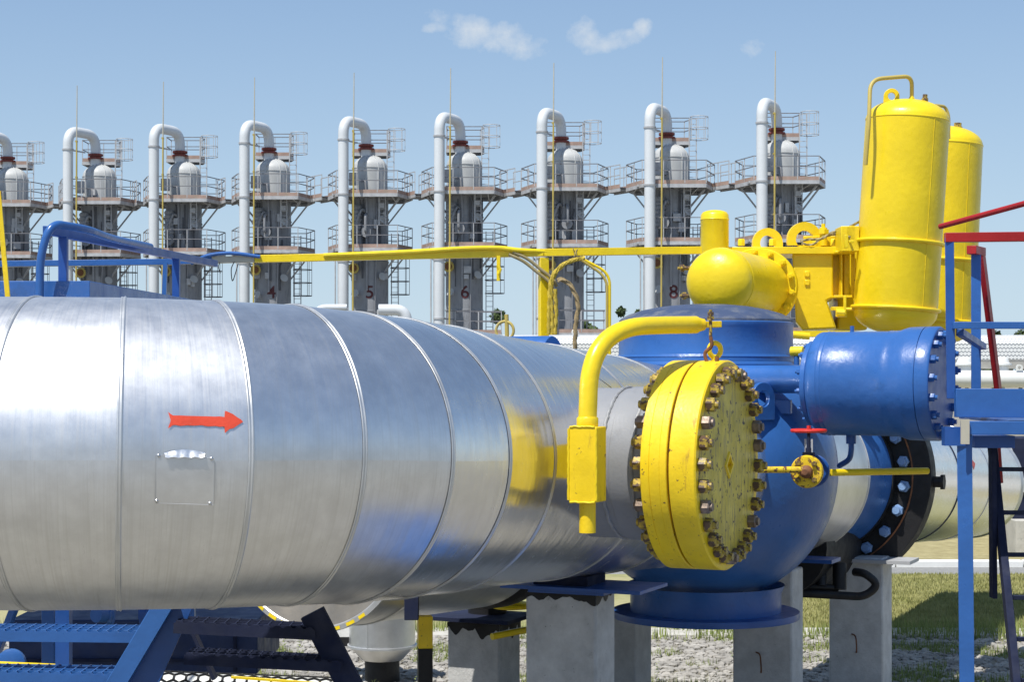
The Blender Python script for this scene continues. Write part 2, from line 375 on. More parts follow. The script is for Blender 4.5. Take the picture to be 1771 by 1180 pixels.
def clad_between(A, B, R, nl=5, n=128, taper=0):
    """a sheet drum between two ring frames"""
    b = MB(); vs = []; uv = []; fs = []
    for j in range(nl+1):
        q = j/nl
        for i in range(n+1):
            a = 2*PI*i/n
            p = (A[0]+(A[2]*math.cos(a)+A[3]*math.sin(a))*R)*(1-q)+(B[0]+(B[2]*math.cos(a)+B[3]*math.sin(a))*R)*q
            vs.append(p)
    ln = (B[0]-A[0]).length
    for j in range(nl):
        for i in range(n):
            fs.append((j*(n+1)+i, j*(n+1)+i+1, (j+1)*(n+1)+i+1, (j+1)*(n+1)+i))
            uv.append([(ln*.1*j/nl, i/n), (ln*.1*j/nl, (i+1)/n), (ln*.1*(j+1)/nl, (i+1)/n), (ln*.1*(j+1)/nl, i/n)])
    return b.add(vs, fs, uv)
pipe = thing('insulated_pipe', (rings[4][0], rings[4][1], 0), 'huge silver metal clad pipe bending away across the foreground, with a red arrow on it', 'pipe')
for k in range(len(rings)-1):
    A = ringpts(k); B = ringpts(k+1)
    mat = 'clad_a' if k < 6 else ('clad_b' if k < 8 else 'clad_c')
    clad_between(A, B, RP).build('cladding_section', mat, pipe)
for k in range(1, len(rings)-1):
    c, t, s, u = ringpts(k); b = MB(); n = 96
    prof = [(-.017, 0), (-.015, .0025), (-.009, .003), (-.007, .0015), (-.003, .002), (0, .0055), (.003, .0058), (.006, .002), (.008, .0005)]
    vs = []; fs = []
    for dt, dr in prof:
        for i in range(n):
            a = 2*PI*i/n; vs.append(c+t*dt+(s*math.cos(a)+u*math.sin(a))*(RP+dr+.0012))
    for j in range(len(prof)-1):
        for i in range(n): fs.append((j*n+i, j*n+(i+1)%n, (j+1)*n+(i+1)%n, (j+1)*n+i))
    b.add(vs, fs).build('seam_band', 'bead', pipe, smooth=60)
def on_pipe(px, py, lift=.003):
    """a point on the skin of the pipe in the section between the first two seams left of the bend"""
    d = (at(px, py, 1)-V((0, 0, CAMH))); A = ringpts(5); B = ringpts(6)
    ax = (B[0]-A[0]).normalized(); o = V((0, 0, CAMH))-A[0]
    dd = d-ax*d.dot(ax); oo = o-ax*o.dot(ax); R = RP+lift
    a = dd.dot(dd); bq = 2*dd.dot(oo); cq = oo.dot(oo)-R*R
    t = (-bq-math.sqrt(bq*bq-4*a*cq))/(2*a); return V((0, 0, CAMH))+d*t
def patch(outline_px, name, mat, lift, depth=.002, sub=6):
    """a thin flexible shape lying on the pipe's skin; outline as a grid of rows"""
    b = MB(); rows = outline_px; vs = []; m = len(rows[0])
    for r in rows:
        for p in r: vs.append(on_pipe(p[0], p[1], lift))
    fs = [(j*m+i, j*m+i+1, (j+1)*m+i+1, (j+1)*m+i) for j in range(len(rows)-1) for i in range(m-1)]
    b.add(vs, fs); return b.build(name, mat, pipe, smooth=60)
# red arrow, brushed on by hand: widths above and below its centre line
xs = [291, 294, 299, 304, 312, 324, 336, 348, 360, 372, 380, 385, 388.5, 389.5, 392, 397, 403, 410, 416, 420]
up_ = [713, 716, 719, 719, 719, 720, 719.5, 720.5, 720, 721, 721, 721.5, 722, 710.5, 711.5, 714, 717, 722, 725.5, 729]
lo_ = [741, 739, 735.5, 735, 736.5, 736, 737, 736, 737.5, 737, 738.5, 738, 738.5, 749.5, 747, 742, 741, 736.5, 732.5, 730]
rows = []
for q in range(7):
    row = []
    for x, a, b_ in zip(xs, up_, lo_):
        nx = x+(4.5*(1-abs(q/3-1)) if x < 300 else 0)
        row.append((nx+random.uniform(-.3, .3), a+(b_-a)*q/6+random.uniform(-.5, .5)))
    rows.append(row)
patch(rows, 'arrow_marking', 'redpaint', .0012)
# inspection plate with rivets and a bent-out flap
rows = [[(270+(100)*i/6+0*q, 787+(i/6)*5+(82-(i/6)*0)*q/6+1) for i in range(7)] for q in range(7)]
patch(rows, 'inspection_plate', 'clad_a', .0022)
e = MB()
for (x0, y0, x1, y1) in ((270, 788, 370, 793), (370, 793, 369, 874), (369, 874, 269, 871), (269, 871, 270, 788)):
    e.tube([on_pipe(x0+(x1-x0)*i/5, y0+(y1-y0)*i/5, .002) for i in range(6)], .0012, 6)
e.build('plate_edge', 'bead', pipe)
for (x, y) in ((275, 789), (366, 794), (271, 867), (363, 871)):
    p = on_pipe(x, y, 0); nrm = (p-V((p.x, 8.1, CAMH-.35))).normalized()
    MB().lathe(p, nrm, [(0, .008), (.003, .008), (.0065, .005), (.007, .001)], 12).build('rivet', 'rivet', pipe)
fl = MB(); vs = []
for q in range(5):
    for i in range(13):
        t_ = i/12; x = 284+71*t_+(3 if q > 2 else 0)*(.5-t_); y = 778+q*3.4+1.0*math.sin(i*1.9)*(q/4)+(6*(2*t_-1)**2 if q < 2 else 0)
        vs.append(on_pipe(x, y, .002+.015*(q/4)**1.2+.0015*math.sin(i*2.3)))
fl.add(vs, [(q*13+i, q*13+i+1, (q+1)*13+i+1, (q+1)*13+i) for q in range(4) for i in range(12)]).build('lifted_flap', 'flap', pipe, smooth=70)

# ------------------------------------------------------------------ branch with blind flange
AX = V((-.08, 10.17, CAMH-.48)); FC = AX+NB*1.36     # axis start, outer face centre
brn = thing('flanged_branch', AX+NB*.7-V((0, 0, .5)), 'grey branch stub closed by a thick round yellow flange with rusty nuts', 'pipe flange')
MB().lathe(AX, NB, [(.40, .412), (.66, .412), (.83, .412), (.835, .42), (.93, .42), (1.0, .43), (1.055, .47)], 96, False).build('neck', 'grey', brn); nk_ = S.collection.objects[-1]
for t_, r_, a_ in ((.79, .414, .010), (.965, .424, .012)):
    _, wu, wv = frame(NB)
    MB().tube([AX+NB*(t_+random.uniform(-.003, .003))+(wu*math.cos(2*PI*i/140)+wv*math.sin(2*PI*i/140))*(r_+random.uniform(-.002, .002)) for i in range(141)], a_, 8).build('weld_seam', 'weld', nk_)
_, wu, wv = frame(NB); MB().tube([AX+(wu*math.cos(2*PI*i/120)+wv*math.sin(2*PI*i/120))*.50+NB*(math.sqrt(RP**2-(.50*math.sin(2*PI*i/120))**2)+.002) for i in range(121)], .008, 8).build('collar_gap', 'black', brn)
# collar where the stub leaves the cladding
vs = []; cv = MB(); n = 72
ax_, u_, v_ = frame(NB)
for r_, l_ in ((.40, .012), (.44, .012), (.475, .006), (.50, .0015)):
    for i in range(n):
        a = 2*PI*i/n; off = (u_*math.cos(a)+v_*math.sin(a))*r_; along = math.sqrt(max(RP**2-(off.z)**2, 0))+l_
        vs.append(AX+off+NB*along)
cv.add(vs, [(j*n+i, j*n+(i+1)%n, (j+1)*n+(i+1)%n, (j+1)*n+i) for j in range(3) for i in range(n)]).build('collar', 'grey', brn)
RF = .563
MB().lathe(AX, NB, [(1.055, .44), (1.058, RF-.012), (1.064, RF), (1.108, RF), (1.110, RF-.003), (1.112, RF), (1.165, RF), (1.166, RF-.0015), (1.168, RF), (1.20, RF), (1.204, RF-.004), (1.204, .40)], 128, False).build('neck_flange', 'yellow_f', brn)
MB().lathe(AX, NB, [(1.204, .3), (1.204, RF-.026), (1.216, RF-.026), (1.216, .3)], 96, False).build('gasket', 'rust', brn)
blf = MB().lathe(AX, NB, [(1.216, .40), (1.216, RF-.004), (1.220, RF), (1.352, RF), (1.36, RF-.008), (1.36, RF-.055)], 128, False)
bf = blf.build('blind_flange', 'yellow_f', brn)
fc = MB(); fc.lathe(AX, NB, [(1.3595, RF-.05), (1.3615, RF-.06), (1.3615, .055), (1.3615, .038)], 96, False)
fc.build('flange_face', 'yellow_face', bf)
# square stamped recess in the middle of the face
rc = MB(); c = AX+NB*1.3605; q4 = [(u_*math.cos(a)+v_*math.sin(a)) for a in (0, PI/2, PI, 3*PI/2)]
vs = [c+q*.070+NB*.010 for q in q4]+[c+q*.050+NB*.010 for q in q4]+[c+q*.040-NB*.03 for q in q4]+[c+q*.076-NB*.001 for q in q4]
rc.add(vs, [(i, (i+1)%4, 4+(i+1)%4, 4+i) for i in range(4)]+[(4+i, 4+(i+1)%4, 8+(i+1)%4, 8+i) for i in range(4)]+[(8, 9, 10, 11)]+[(12+i, 12+(i+1)%4, (i+1)%4, i) for i in range(4)])
rc.build('square_boss', 'yellow_f', bf, smooth=0)
bm_ = bolt_mb(.038, .046, .022, .020, gap=.313)
altme = bolt_mb(.038, .046, .022, .012, gap=.313).build('bolt', 'nut_bare', None, smooth=30); altd = altme.data; bpy.data.objects.remove(altme)
bolts(brn, 'bolt', AX+NB*1.362, NB, .497, 28, bm_, 'nut', phase=.05, alt=altd, alts=(2, 8, 12, 13, 17, 21, 26))
ey = AX+NB*1.285+UP*(RF)
MB().cyl(ey-UP*.01, ey+UP*.02, .022, 16).torus(ey+UP*.055, (.5, -.86, 0), .038, .014, 24, 10).build('lifting_eye', 'yellow', bf)

# ------------------------------------------------------------------ davit arm that swings the blind flange
dp = at(1016, 800, 9.02); davit = thing('davit_arm', dp-V((0, 0, .3)), 'bent yellow davit pipe standing in a welded box socket, arm over the yellow flange', 'davit')
zt = at(1016, 738, 9.02).z; zb = at(1016, 868, 9.02).z; zb2 = at(1016, 922, 9.02).z
sx = MB().box((dp.x, dp.y, (zt+zb)/2), (.15, .14, zt-zb), NB, D); sx.build('socket_box', 'yellow_f', davit, bevel=.006)
wl = MB()
for sx_, sy_ in ((-1, -1), (1, -1)):
    p = dp+NB*(.074*sx_)+D*(.070*sy_); wl.tube([V((p.x+random.uniform(-.002, .002), p.y, zb+.01+(zt-zb-.02)*i/30)) for i in range(31)], .0065, 7)
for z_ in (zt, zb):
    wl.tube([V((0, 0, z_))+V((dp.x, dp.y, 0))-D*.070+NB*(-.067+.134*i/12)+UP*random.uniform(-.002, .002) for i in range(13)], .006, 7)
wl.build('weld_seam', 'yellow', davit)
MB().lathe((dp.x, dp.y, zt-.01), UP, [(0, .052), (.02, .055), (.05, .055), (.058, .05)], 28).build('post_collar', 'yellow', davit)
MB().cyl((dp.x, dp.y, zb+.01), (dp.x, dp.y, zb2), .042, 28).build('post_foot', 'yellow_f', davit)
MB().bar((dp.x, dp.y, (zt+zb)/2), (dp.x+.015, dp.y+.52, (zt+zb)/2), .07, .2).build('bracket', 'yellow', davit)
ae = at(1203, 562, 9.62)
arm = spline([V((dp.x, dp.y, zt)), at(1017, 700, 9.03), at(1020, 652, 9.05), at(1032, 612, 9.09), at(1056, 583, 9.16), at(1092, 567, 9.26), at(1140, 563, 9.42), ae], 8)
MB().tube(arm, .047, 28).build('arm', 'yellow', davit)
arm_o = bpy.data.objects['arm']
tipe = at(1246, 561, 9.66)
MB().lathe(ae-(tipe-ae)*.12, tipe-ae, [(0, .046), (.03, .040), (.07, .03)], 24).bar(ae, tipe, .045, .034).build('flattened_tip', 'yellow_f', arm_o, bevel=.004)
hk = at(1229, 560, 9.57)
MB().cyl(hk-UP*.07, hk+UP*.075, .009, 10).lathe(hk+UP*.018, UP, [(0, .02), (.022, .02)], 6).lathe(hk+UP*.044, UP, [(0, .018), (.018, .018)], 6).build('eye_bolt', 'nut', arm_o)
h0 = hk-UP*.07
hp = spline([h0, h0-UP*.05+NB*.005, h0-UP*.085-NB*.03, h0-UP*.13-NB*.022, h0-UP*.16+NB*.005, h0-UP*.13+NB*.035, h0-UP*.105+NB*.035], 6)
MB().tube(hp, .010, 10).build('hook', 'rust', davit)

# ------------------------------------------------------------------ ball valve
BC = V((1.455, 13.48, CAMH-.71)); RB = .985
valve = thing('ball_valve', (BC.x, BC.y, 0.9), 'big round blue ball valve body behind the yellow flange, dark dusty cap on its neck', 'valve')
pf = []
for i in range(41):
    a = -PI/2+PI*i/40; pf.append((RB*math.sin(a), RB*math.cos(a)))
MB().lathe(BC, UP, pf, 96, False).build('body', 'blue', valve)
def zy(py, Y=13.48): return at(0, py, Y).z-BC.z
MB().lathe(BC, UP, [(.70, .70), (zy(640), .672), (zy(632), .655), (zy(622), .662), (zy(617), .652), (zy(568), .652), (zy(566), .657), (zy(560), .657), (zy(558), .645)], 96, False).build('neck', 'blue', valve)
neck_o = S.collection.objects[-1]
MB().lathe(BC, UP, [(zy(636), .668), (zy(631), .675), (zy(626), .664)], 96, False).lathe(BC, UP, [(zy(621), .655), (zy(618), .664), (zy(614), .655)], 96, False).build('weld_ring', 'blue', neck_o)
MB().lathe(BC, UP, [(zy(560), .650), (zy(555), .648), (zy(551), .63), (zy(544), .57), (zy(537), .47), (zy(531), .33), (zy(527.5), .18), (zy(526), .01)], 96, False).build('cap', 'cap', neck_o)
MB().lathe(BC, UP, [(zy(1010), .59), (zy(1025), .565), (zy(1060), .565)], 72, False).build('bottom_neck', 'blue', valve)
MB().lathe(BC, UP, [(zy(1056), .5), (zy(1056), .70), (zy(1064), .705), (zy(1067), .70), (zy(1067), .5)], 96, False).build('bottom_flange', 'blue_d', valve)
lc = at(1318, 690, 12.58)
MB().lug(lc, NB*.45+D*.9, UP, .035, .115, .058, .15).build('lifting_lug', 'blue', valve, bevel=.003)
MB().box(lc+V((.10, .2, -.06)), (.28, .05, .10), NB, D).build('lug_rib', 'blue', valve, bevel=.005)
# gear housing on its side stub
GX = V((.89, -.456, 0)).normalized(); G0 = V((1.25, 13.02, CAMH-.055))
gear = thing('gear_housing', G0+GX*1.3-V((0, 0, .4)), 'fat horizontal blue cylinder with a bolted end plate, on a stub from the blue valve', 'valve gear')
MB().lathe(G0+UP*.03, GX, [(.2, .10), (.93, .10), (.955, .115), (.97, .13)], 48).build('stub_pipe', 'blue', gear)
MB().lathe(G0, GX, [(.955, .18), (.96, .29), (.965, .297), (.995, .297), (1.0, .29)], 64).build('small_flange', 'blue', gear)
bolts(gear, 'bolt', G0+GX*.958, -GX, .262, 12, bolt_mb(.022, .024, .012, .012), 'blue', phase=.2)
MB().lathe(G0, GX, [(1.0, .29), (1.01, .325), (1.03, .352), (1.05, .36), (1.09, .361), (1.093, .364), (1.098, .361), (1.12, .361), (1.123, .364), (1.128, .361), (1.52, .361), (1.53, .366), (1.56, .364), (1.60, .366), (1.66, .386), (1.69, .388)], 96, False).build('barrel', 'blue', gear)
barrel_o = S.collection.objects[-1]
MB().lathe(G0, GX, [(1.69, .388), (1.775, .39), (1.776, .38), (1.780, .38), (1.781, .39), (1.86, .39), (1.87, .384), (1.87, .3)], 96, False).build('end_flange', 'blue', barrel_o)
MB().lathe(G0, GX, [(1.868, .384), (1.874, .38), (1.874, .001)], 96, False).build('end_plate', 'blue_d', gear)
bolts(gear, 'bolt', G0+GX*1.874, GX, .335, 16, bolt_mb(.03, .034, .016, .018), 'blue', phase=.12)
pt = at(1432, 760, 12.6)
MB().cyl(G0+GX*1.25+UP*.35, G0+GX*1.25+UP*.40, .014, 8).build('grease_nipple', 'blue', barrel_o)
MB().cyl(at(1472, 752, 12.5), at(1472, 768, 12.5), .035, 12).tube(spline([at(1472, 764, 12.5), at(1472, 780, 12.5), at(1468, 795, 12.6), at(1452, 806, 12.9)]), .02, 12).build('drain_pipe', 'blue_d', gear)
yc = at(1378, 608, 12.9)
MB().cyl(yc-GX*.045, yc+GX*.05, .035, 20).build('yellow_plug', 'yellow', gear, bevel=.004)
MB().cyl(yc+UP*-.035, yc-UP*.12, .02, 12).build('plug_stem', 'blue', gear)

# ------------------------------------------------------------------ pipe run behind the valve
def run(s): return BC+D*s+V((0, 0, -.064*s))
T = (run(1)-run(0)).normalized()
rear = thing('clad_pipe', (run(6).x, run(6).y, 0), 'silver clad pipe running on behind the black flange at the right', 'pipe')
def drum(s0, s1, R=RP):
    _, u, v = frame(T); return clad_between((run(s0), T, u, v), (run(s1), T, u, v), R, 3, 96)
col = thing('valve_sleeve', (run(1.5).x, run(1.5).y, 0), 'short silver clad collar just behind the round blue valve body', 'pipe sleeve')
drum(.6, 2.35).build('cladding_section', 'clad_b', col)
MB().lathe(run(2.35), T, [(-.012, RP+.001), (-.008, RP+.009), (.008, RP+.009), (.012, RP-.01), (.02, .60)], 96, False).build('end_band', 'bead', col)
MB().lathe(run(2.35), T, [(0, RP-.01), (.004, .5)], 64, False).build('end_sheet', 'clad_b', col)
spool = thing('blue_spool', (run(3).x, run(3).y, 0), 'rough blue painted pipe spool tapering between silver collar and black flange', 'pipe spool')
MB().lathe(run(2.3), T, [(0, .50), (.1, .60), (.45, .63), (.75, .66), (.95, .70), (1.0, .70)], 80, False).build('taper', 'blue', spool)
MB().lathe(run(3.25), T, [(0, .5), (0, .71), (.10, .71), (.10, .5)], 80, False).build('inner_ring', 'black', spool)
bfl = thing('black_flange', (run(3.5).x, run(3.5).y, 0), 'large black pipe flange with pale blue nuts at the right of the valve', 'pipe flange')
MB().lathe(run(3.38), T, [(0, .55), (0, .86), (.01, .90), (.012, 1.0), (.02, 1.02), (.19, 1.03), (.20, 1.0), (.2, .72)], 128, False).build('flange_ring', 'black', bfl)
MB().lathe(run(3.379), T, [(-.02, .855), (-.012, .860), (-.008, .864), (0, .866)], 96, False).build('rusty_lip', 'rust', bfl)
bolts(bfl, 'bolt', run(3.375), -T, .79, 22, bolt_mb(.055, .055, .034, .05), 'nutblue', phase=.10)
MB().cyl(run(3.5)+NB*1.0-UP*.03, run(3.5)+NB*1.11-UP*.03, .05, 16).cyl(run(3.5)+NB*1.09-UP*.03, run(3.5)+NB*1.12-UP*.03, .075, 6).build('side_plug', 'black', bfl)
drum(3.56, 6.6).build('cladding_section', 'clad_c', rear); drum(6.6, 8.6).build('cladding_section', 'clad_c', rear); drum(8.6, 11.05).build('cladding_section', 'clad_c', rear)
for s_ in (6.6, 8.6): MB().lathe(run(s_), T, [(-.015, RP+.001), (-.01, RP+.008), (.01, RP+.008), (.015, RP+.001)], 96, False).build('seam_band', 'navy' if s_ < 7 else 'bead', rear)
MB().lathe(run(11.05), T, [(-.02, RP), (0, RP+.02), (.03, RP+.02), (.04, .5), (.04, .001)], 96, False).build('end_cap', 'bead', rear)
b = MB()
cc = run(7.6); _, ru, rv = frame(T)
def on_rear(s, a, lift=.004):
    return run(s)+(NB*math.cos(a)-D*0+UP*math.sin(a))*(RP+lift)
ar = [(0, .2), (.05, .3), (.3, .26), (.3, .45), (.55, .0), (.3, -.42), (.3, -.24), (.05, -.28)]
def rp(t, q): 
    a = PI-(-.42)+q*.12; s = 7.35+t*1.3; d = (-NB)*0
    ang = -2.35
    return None
for t0, t1, w0, w1 in ((0, .42, .05, .05), (.42, .62, .11, .0)):
    vs = []
    for i in range(5):
        t_ = t0+(t1-t0)*i/4; w_ = w0+(w1-w0)*i/4
        for q in (-1, 0, 1):
            a = .30+q*w_; vs.append(on_rear(7.1+t_, a))
    b.add(vs, [(i*3+j, i*3+j+1, (i+1)*3+j+1, (i+1)*3+j) for i in range(4) for j in range(2)])
b.build('arrow_marking', 'redpaint', rear)

# ------------------------------------------------------------------ second pipe below, piers, supports
low = thing('lower_pipe', (-1.2, 14, 0), 'lower silver clad pipe end with yellow rim reflections painted on, hanging below the big pipe', 'pipe')
LP = V((at(548, 900, 11.6).x, 11.6, at(548, 904, 11.6).z)); LD = V((.47, .88, -.045)).normalized()
b = clad_between((LP, LD, *frame(LD)[1:]), (LP+LD*.42, LD, *frame(LD)[1:]), .69, 2, 96); b.build('cladding_section', 'clad_b', low)
b = clad_between((LP+LD*.42, LD, *frame(LD)[1:]), (LP+LD*2.0, LD, *frame(LD)[1:]), .69, 3, 96); b.build('cladding_section', 'clad_b', low)
MB().lathe(LP, LD, [(.03, .692), (.0, .71), (-.036, .71), (-.037, .68), (-.03, .67)], 96, False).build('end_rim', 'bead', low)
MB().lathe(LP, LD, [(-.03, .675), (.02, .5), (.05, .25), (.06, .001)], 96, False).build('end_disc', 'disc', low)
_, lu, lv = frame(LD)
for k_ in range(9):  # yellow dashes laid on as the reflections in the rim
    a0 = PI*1.5+(-.62+k_*.15); dsh = MB(); vs = []
    for i in range(4):
        a = a0+(.075+.02*(k_ % 2))*i/3-.03
        for r_ in (.684, .706): vs.append(LP-LD*.0385+(lu*math.cos(a)+lv*math.sin(a))*r_)
    dsh.add(vs, [(i*2, i*2+1, i*2+3, i*2+2) for i in range(3)]).build('rim_reflection', 'yellow', low)
MB().lathe(LP, LD, [(.42-.01, .691), (.42, .698), (.43, .691)], 96, False).build('seam_band', 'bead', low)
MB().lathe(LP+LD*2.0, LD, [(0, .60), (0, .68), (.10, .71), (.30, .71), (.32, .6)], 96).build('black_coupling', 'black', low)
MB().lathe(LP+LD*2.28, LD, [(0, .55), (3.0, .55)], 64).build('inner_pipe', 'black', low)

def pier(px0, px1, top, Y, wdt, dep, label, hook=None, plate=None):
    c = at((px0+px1)/2, top, Y); t = thing('concrete_pier', (c.x, c.y, 0), label, 'pier', 'concrete piers holding up the pipes and valves')
    b = MB(); 
    cx = c+D*(dep/2); n_ = 8
    b.box((cx.x, cx.y, c.z/2-.05), (wdt, dep, c.z+.1), NB, D); b.build('post', 'conc', t, bevel=.018)
    if hook:
        h = at(hook[0], hook[1], Y-.02); MB().tube(spline([h+V((-.02, .05, .07)), h+V((0, -.03, .06)), h+V((.005, -.06, 0)), h+V((.012, -.03, -.08)), h+V((.02, .05, -.09))]), .007, 8).build('lifting_loop', 'rust', t)
    return t
def tar(t, px0, px1, top, Y, wdt, dep, deep):
    c = at((px0+px1)/2, top, Y); b = MB(); o = c+D*(dep/2); vs = []
    for (p, q) in ((-NB*wdt/2-D*dep/2, NB*wdt/2-D*dep/2), (NB*wdt/2-D*dep/2, NB*wdt/2+D*dep/2)):
        nrm = (-D if (q-p).dot(NB) > .1 else NB)*.003; vs = []
        for i in range(31):
            e = o+p+(q-p)*i/30+nrm; dd = deep*(.35+.9*abs(noise.noise(V((e.x*9, e.y*9, Y))))*1.6+random.uniform(0, .12)); vs += [e-UP*.004, e-UP*dd]
        b.add(vs, [(i*2, i*2+1, i*2+3, i*2+2) for i in range(30)])
    b.build('tar_stain', 'black', t, smooth=0)
p1 = pier(909, 1029, 1026, 11.0, .47, .33, 'nearest grey concrete pier, dark stained top under the silver pipe')
MB().box(at(1010, 1013, 11.12), (.92, .50, .022), NB, D).box(at(1000, 1019, 11.12), (.5, .42, .02), NB, D).build('bearing_plate', 'blue_d', p1, bevel=.002)
MB().box(at(985, 1002, 11.15), (.36, .3, .07), NB, D).build('saddle', 'navy', p1)
tar(p1, 909, 1029, 1026, 11.0, .47, .33, .05)
p2 = pier(773, 864, 1078, 14.6, .47, .42, 'concrete pier with black tarred top and a flat plate, left of the nearest pier')
MB().box(at(822, 1066, 14.7), (.85, .6, .03), NB, D).build('bearing_plate', 'navy', p2)
MB().lathe(at(843, 1064, 14.8), UP, [(0, .16), (.25, .16)], 24).build('saddle', 'black', p2)
tar(p2, 773, 864, 1078, 14.6, .47, .42, .10)
p3 = pier(1008, 1098, 1070, 15.2, .47, .42, 'concrete pier mostly hidden behind the nearest pier, pale side showing')
p4 = pier(1268, 1368, 985, 14.6, .50, .35, 'concrete pier behind the bottom flange of the blue valve', hook=(1313, 1145))
p5 = pier(1435, 1525, 965, 16.1, .49, .38, 'concrete pier with a rusty lifting loop under the black flange', hook=(1478, 1112))
MB().box(at(1500, 968, 16.2), (.85, .4, .03), NB, D).build('bearing_plate', 'steel', p5)
MB().box(at(1395, 968, 14.9), (.5, .3, .03), NB, D).build('bearing_plate', 'blue_d', p4)
lp = thing('black_hose', at(1450, 1030, 15.3), 'black bent drain pipes looping below the black flange', 'pipe')
MB().tube(rnd([at(1388, 1027, 15.3), at(1496, 1033, 15.3), at(1520, 1012, 15.3), at(1496, 992, 15.3), at(1478, 990, 15.4)], .09), .035, 14).build('loop', 'black', lp)
MB().tube([at(1388, 1015, 15.35), at(1450, 1018, 15.35)], .03, 12).cyl(at(1420, 1015, 15.35), at(1420, 985, 15.4), .05, 12).cyl(at(1452, 1020, 15.35), at(1452, 975, 15.4), .06, 12).build('manifold', 'black', lp)
# black bulk added to stand in for the deep shade under the spool
MB().lathe(run(2.7)-UP*.62, T, [(-.7, .2), (-.7, .42), (.6, .42), (.6, .2)], 32).build('shade_bulk', 'black', lp)

# yellow and black post, bracket, lever
yp = thing('marker_post', at(735, 1160, 11.9)*1, 'yellow and black painted square post below the silver pipe', 'post')
yp.location = (at(735, 1160, 11.9).x, 11.9, 0)
c = at(735, 1066, 11.9); z1 = at(0, 1121, 11.9).z
MB().box((c.x, c.y, (c.z+z1)/2), (.095, .095, c.z-z1), (1, .15, 0), (-.15, 1, 0)).build('yellow_band', 'yellow_f', yp, bevel=.004)
MB().box((c.x, c.y, z1/2), (.0945, .0945, z1-.001), (1, .15, 0), (-.15, 1, 0)).build('black_band', 'black', yp, bevel=.004)
c = at(712, 1052, 10.9); hb = thing('hanger_bracket', c, 'small dark square steel bracket under the belly of the silver pipe', 'bracket')
MB().box(c, (.085, .10, .14)).box(c+V((0, .1, .12)), (.05, .25, .14)).build('block', 'navy', hb, bevel=.004)
c = at(852, 1101, 13.6); lv_ = thing('valve_lever', c, 'flat yellow lever sticking out between two concrete piers', 'lever')
MB().tube([at(851, 1102, 13.5), at(880, 1096, 13.6), at(912, 1090, 13.8)], .026, 10).build('lever_bar', 'yellow', lv_)
MB().torus(at(885, 1048, 14.4), UP, .15, .02, 30, 8).build('ring_handle', 'yellow', lv_)

# clad drum on the ground
c = at(661, 1115, 17.5)
dr = thing('clad_drum', (c.x, c.y, 0), 'upright silver clad drum with a conical bottom standing on the gravel', 'drum')
za = at(0, 1060, 17.5).z; zb_ = at(0, 1117, 17.5).z; zc = at(0, 1141, 17.5).z
MB().lathe((c.x, c.y, 0), UP, [(zb_, .322), (za+.3, .322), (za+.3, .01)], 64, False).build('shell', 'clad_b', dr)
MB().lathe((c.x, c.y, 0), UP, [(zc, .20), (zb_, .325)], 64, False).build('cone', 'clad_b', dr)
MB().lathe((c.x, c.y, 0), UP, [(zb_-.01, .324), (zb_-.008, .34), (zb_+.012, .34), (zb_+.014, .324)], 64, False).build('rim', 'bead', dr)
MB().lathe((c.x, c.y, 0), UP, [(0, .17), (zc+.01, .17)], 32).build('foot', 'black', dr)
MB().cyl((c.x-.12, c.y-.3, zb_), (c.x-.12, c.y-.3, za+.2), .006, 6).build('seam', 'bead', dr)
MB().box(at(600, 1085, 17.8), (.35, .3, .22)).build('side_box', 'kerb', dr, bevel=.01)
MB().box(at(598, 1107, 17.79), (.36, .3, .09)).build('box_plinth', 'black', dr)

# ------------------------------------------------------------------ small line with needle valve and red handwheel
nv = thing('needle_valve', at(1396, 830, 12.2), 'thin yellow pipe with a rusty flanged needle valve and a red handwheel', 'valve')
YN = 12.2
MB().cyl(at(1302, 813, 12.1), at(1388, 813, YN-.06), .022, 16).build('inlet_pipe', 'yellow_r', nv)
MB().cyl(at(1436, 818, YN+.12), at(1604, 815, YN+.55), .024, 16).lathe(at(1604, 815, YN+.55), (1, .25, 0), [(0, .024), (.006, .018), (.008, .002)], 16).build('outlet_pipe', 'yellow', nv)
VA = V((-.36, -.93, 0)).normalized()
c0 = at(1397, 816, YN)
MB().lathe(c0, VA, [(0, .04), (0, .105), (.012, .112), (.035, .112), (.045, .105), (.045, .03)], 40).build('front_flange', 'yellow_r', nv)
MB().lathe(c0-VA*.14+NB*.015, VA, [(0, .04), (0, .108), (.01, .112), (.03, .112), (.036, .105), (.036, .03)], 40).build('back_flange', 'blue_d', nv)
MB().lathe(c0, VA, [(-.14, .05), (.0, .05), (.05, .045), (.085, .04), (.10, .02)], 24).build('valve_body', 'rust', nv)
bolts(nv, 'bolt', c0+VA*.045, VA, .078, 4, bolt_mb(.020, .02, .012, .012), 'nut', phase=PI/4)
MB().cyl(c0-VA*.03, c0-VA*.03+UP*.16, .022, 14).cyl(c0-VA*.03+UP*.10, c0-VA*.03+UP*.13, .045, 6).cyl(c0-VA*.03+UP*.15, c0-VA*.03+UP*.27, .011, 10).build('bonnet', 'navy', nv)
for sx_ in (-1, 1): MB().bar(c0-VA*.03+UP*.12+NB*.022*sx_, c0-VA*.03+UP*.22+NB*.022*sx_, .012, .012).build('yoke_arm', 'steel', nv)
hw = c0-VA*.03+UP*.277; hwm = MB().torus(hw, UP, .112, .013, 40, 10); hwm.lathe(hw-UP*.014, UP, [(0, .024), (.03, .022)], 20)
for k_ in range(4): hwm.bar(hw, hw+V((math.cos(.5+k_*PI/2), math.sin(.5+k_*PI/2), 0))*.108, .018, .012)
whl = hwm.build('handwheel', 'redw', nv); MB().cyl(hw+UP*.012, hw+UP*.035, .014, 6).build('wheel_nut', 'redw', whl)

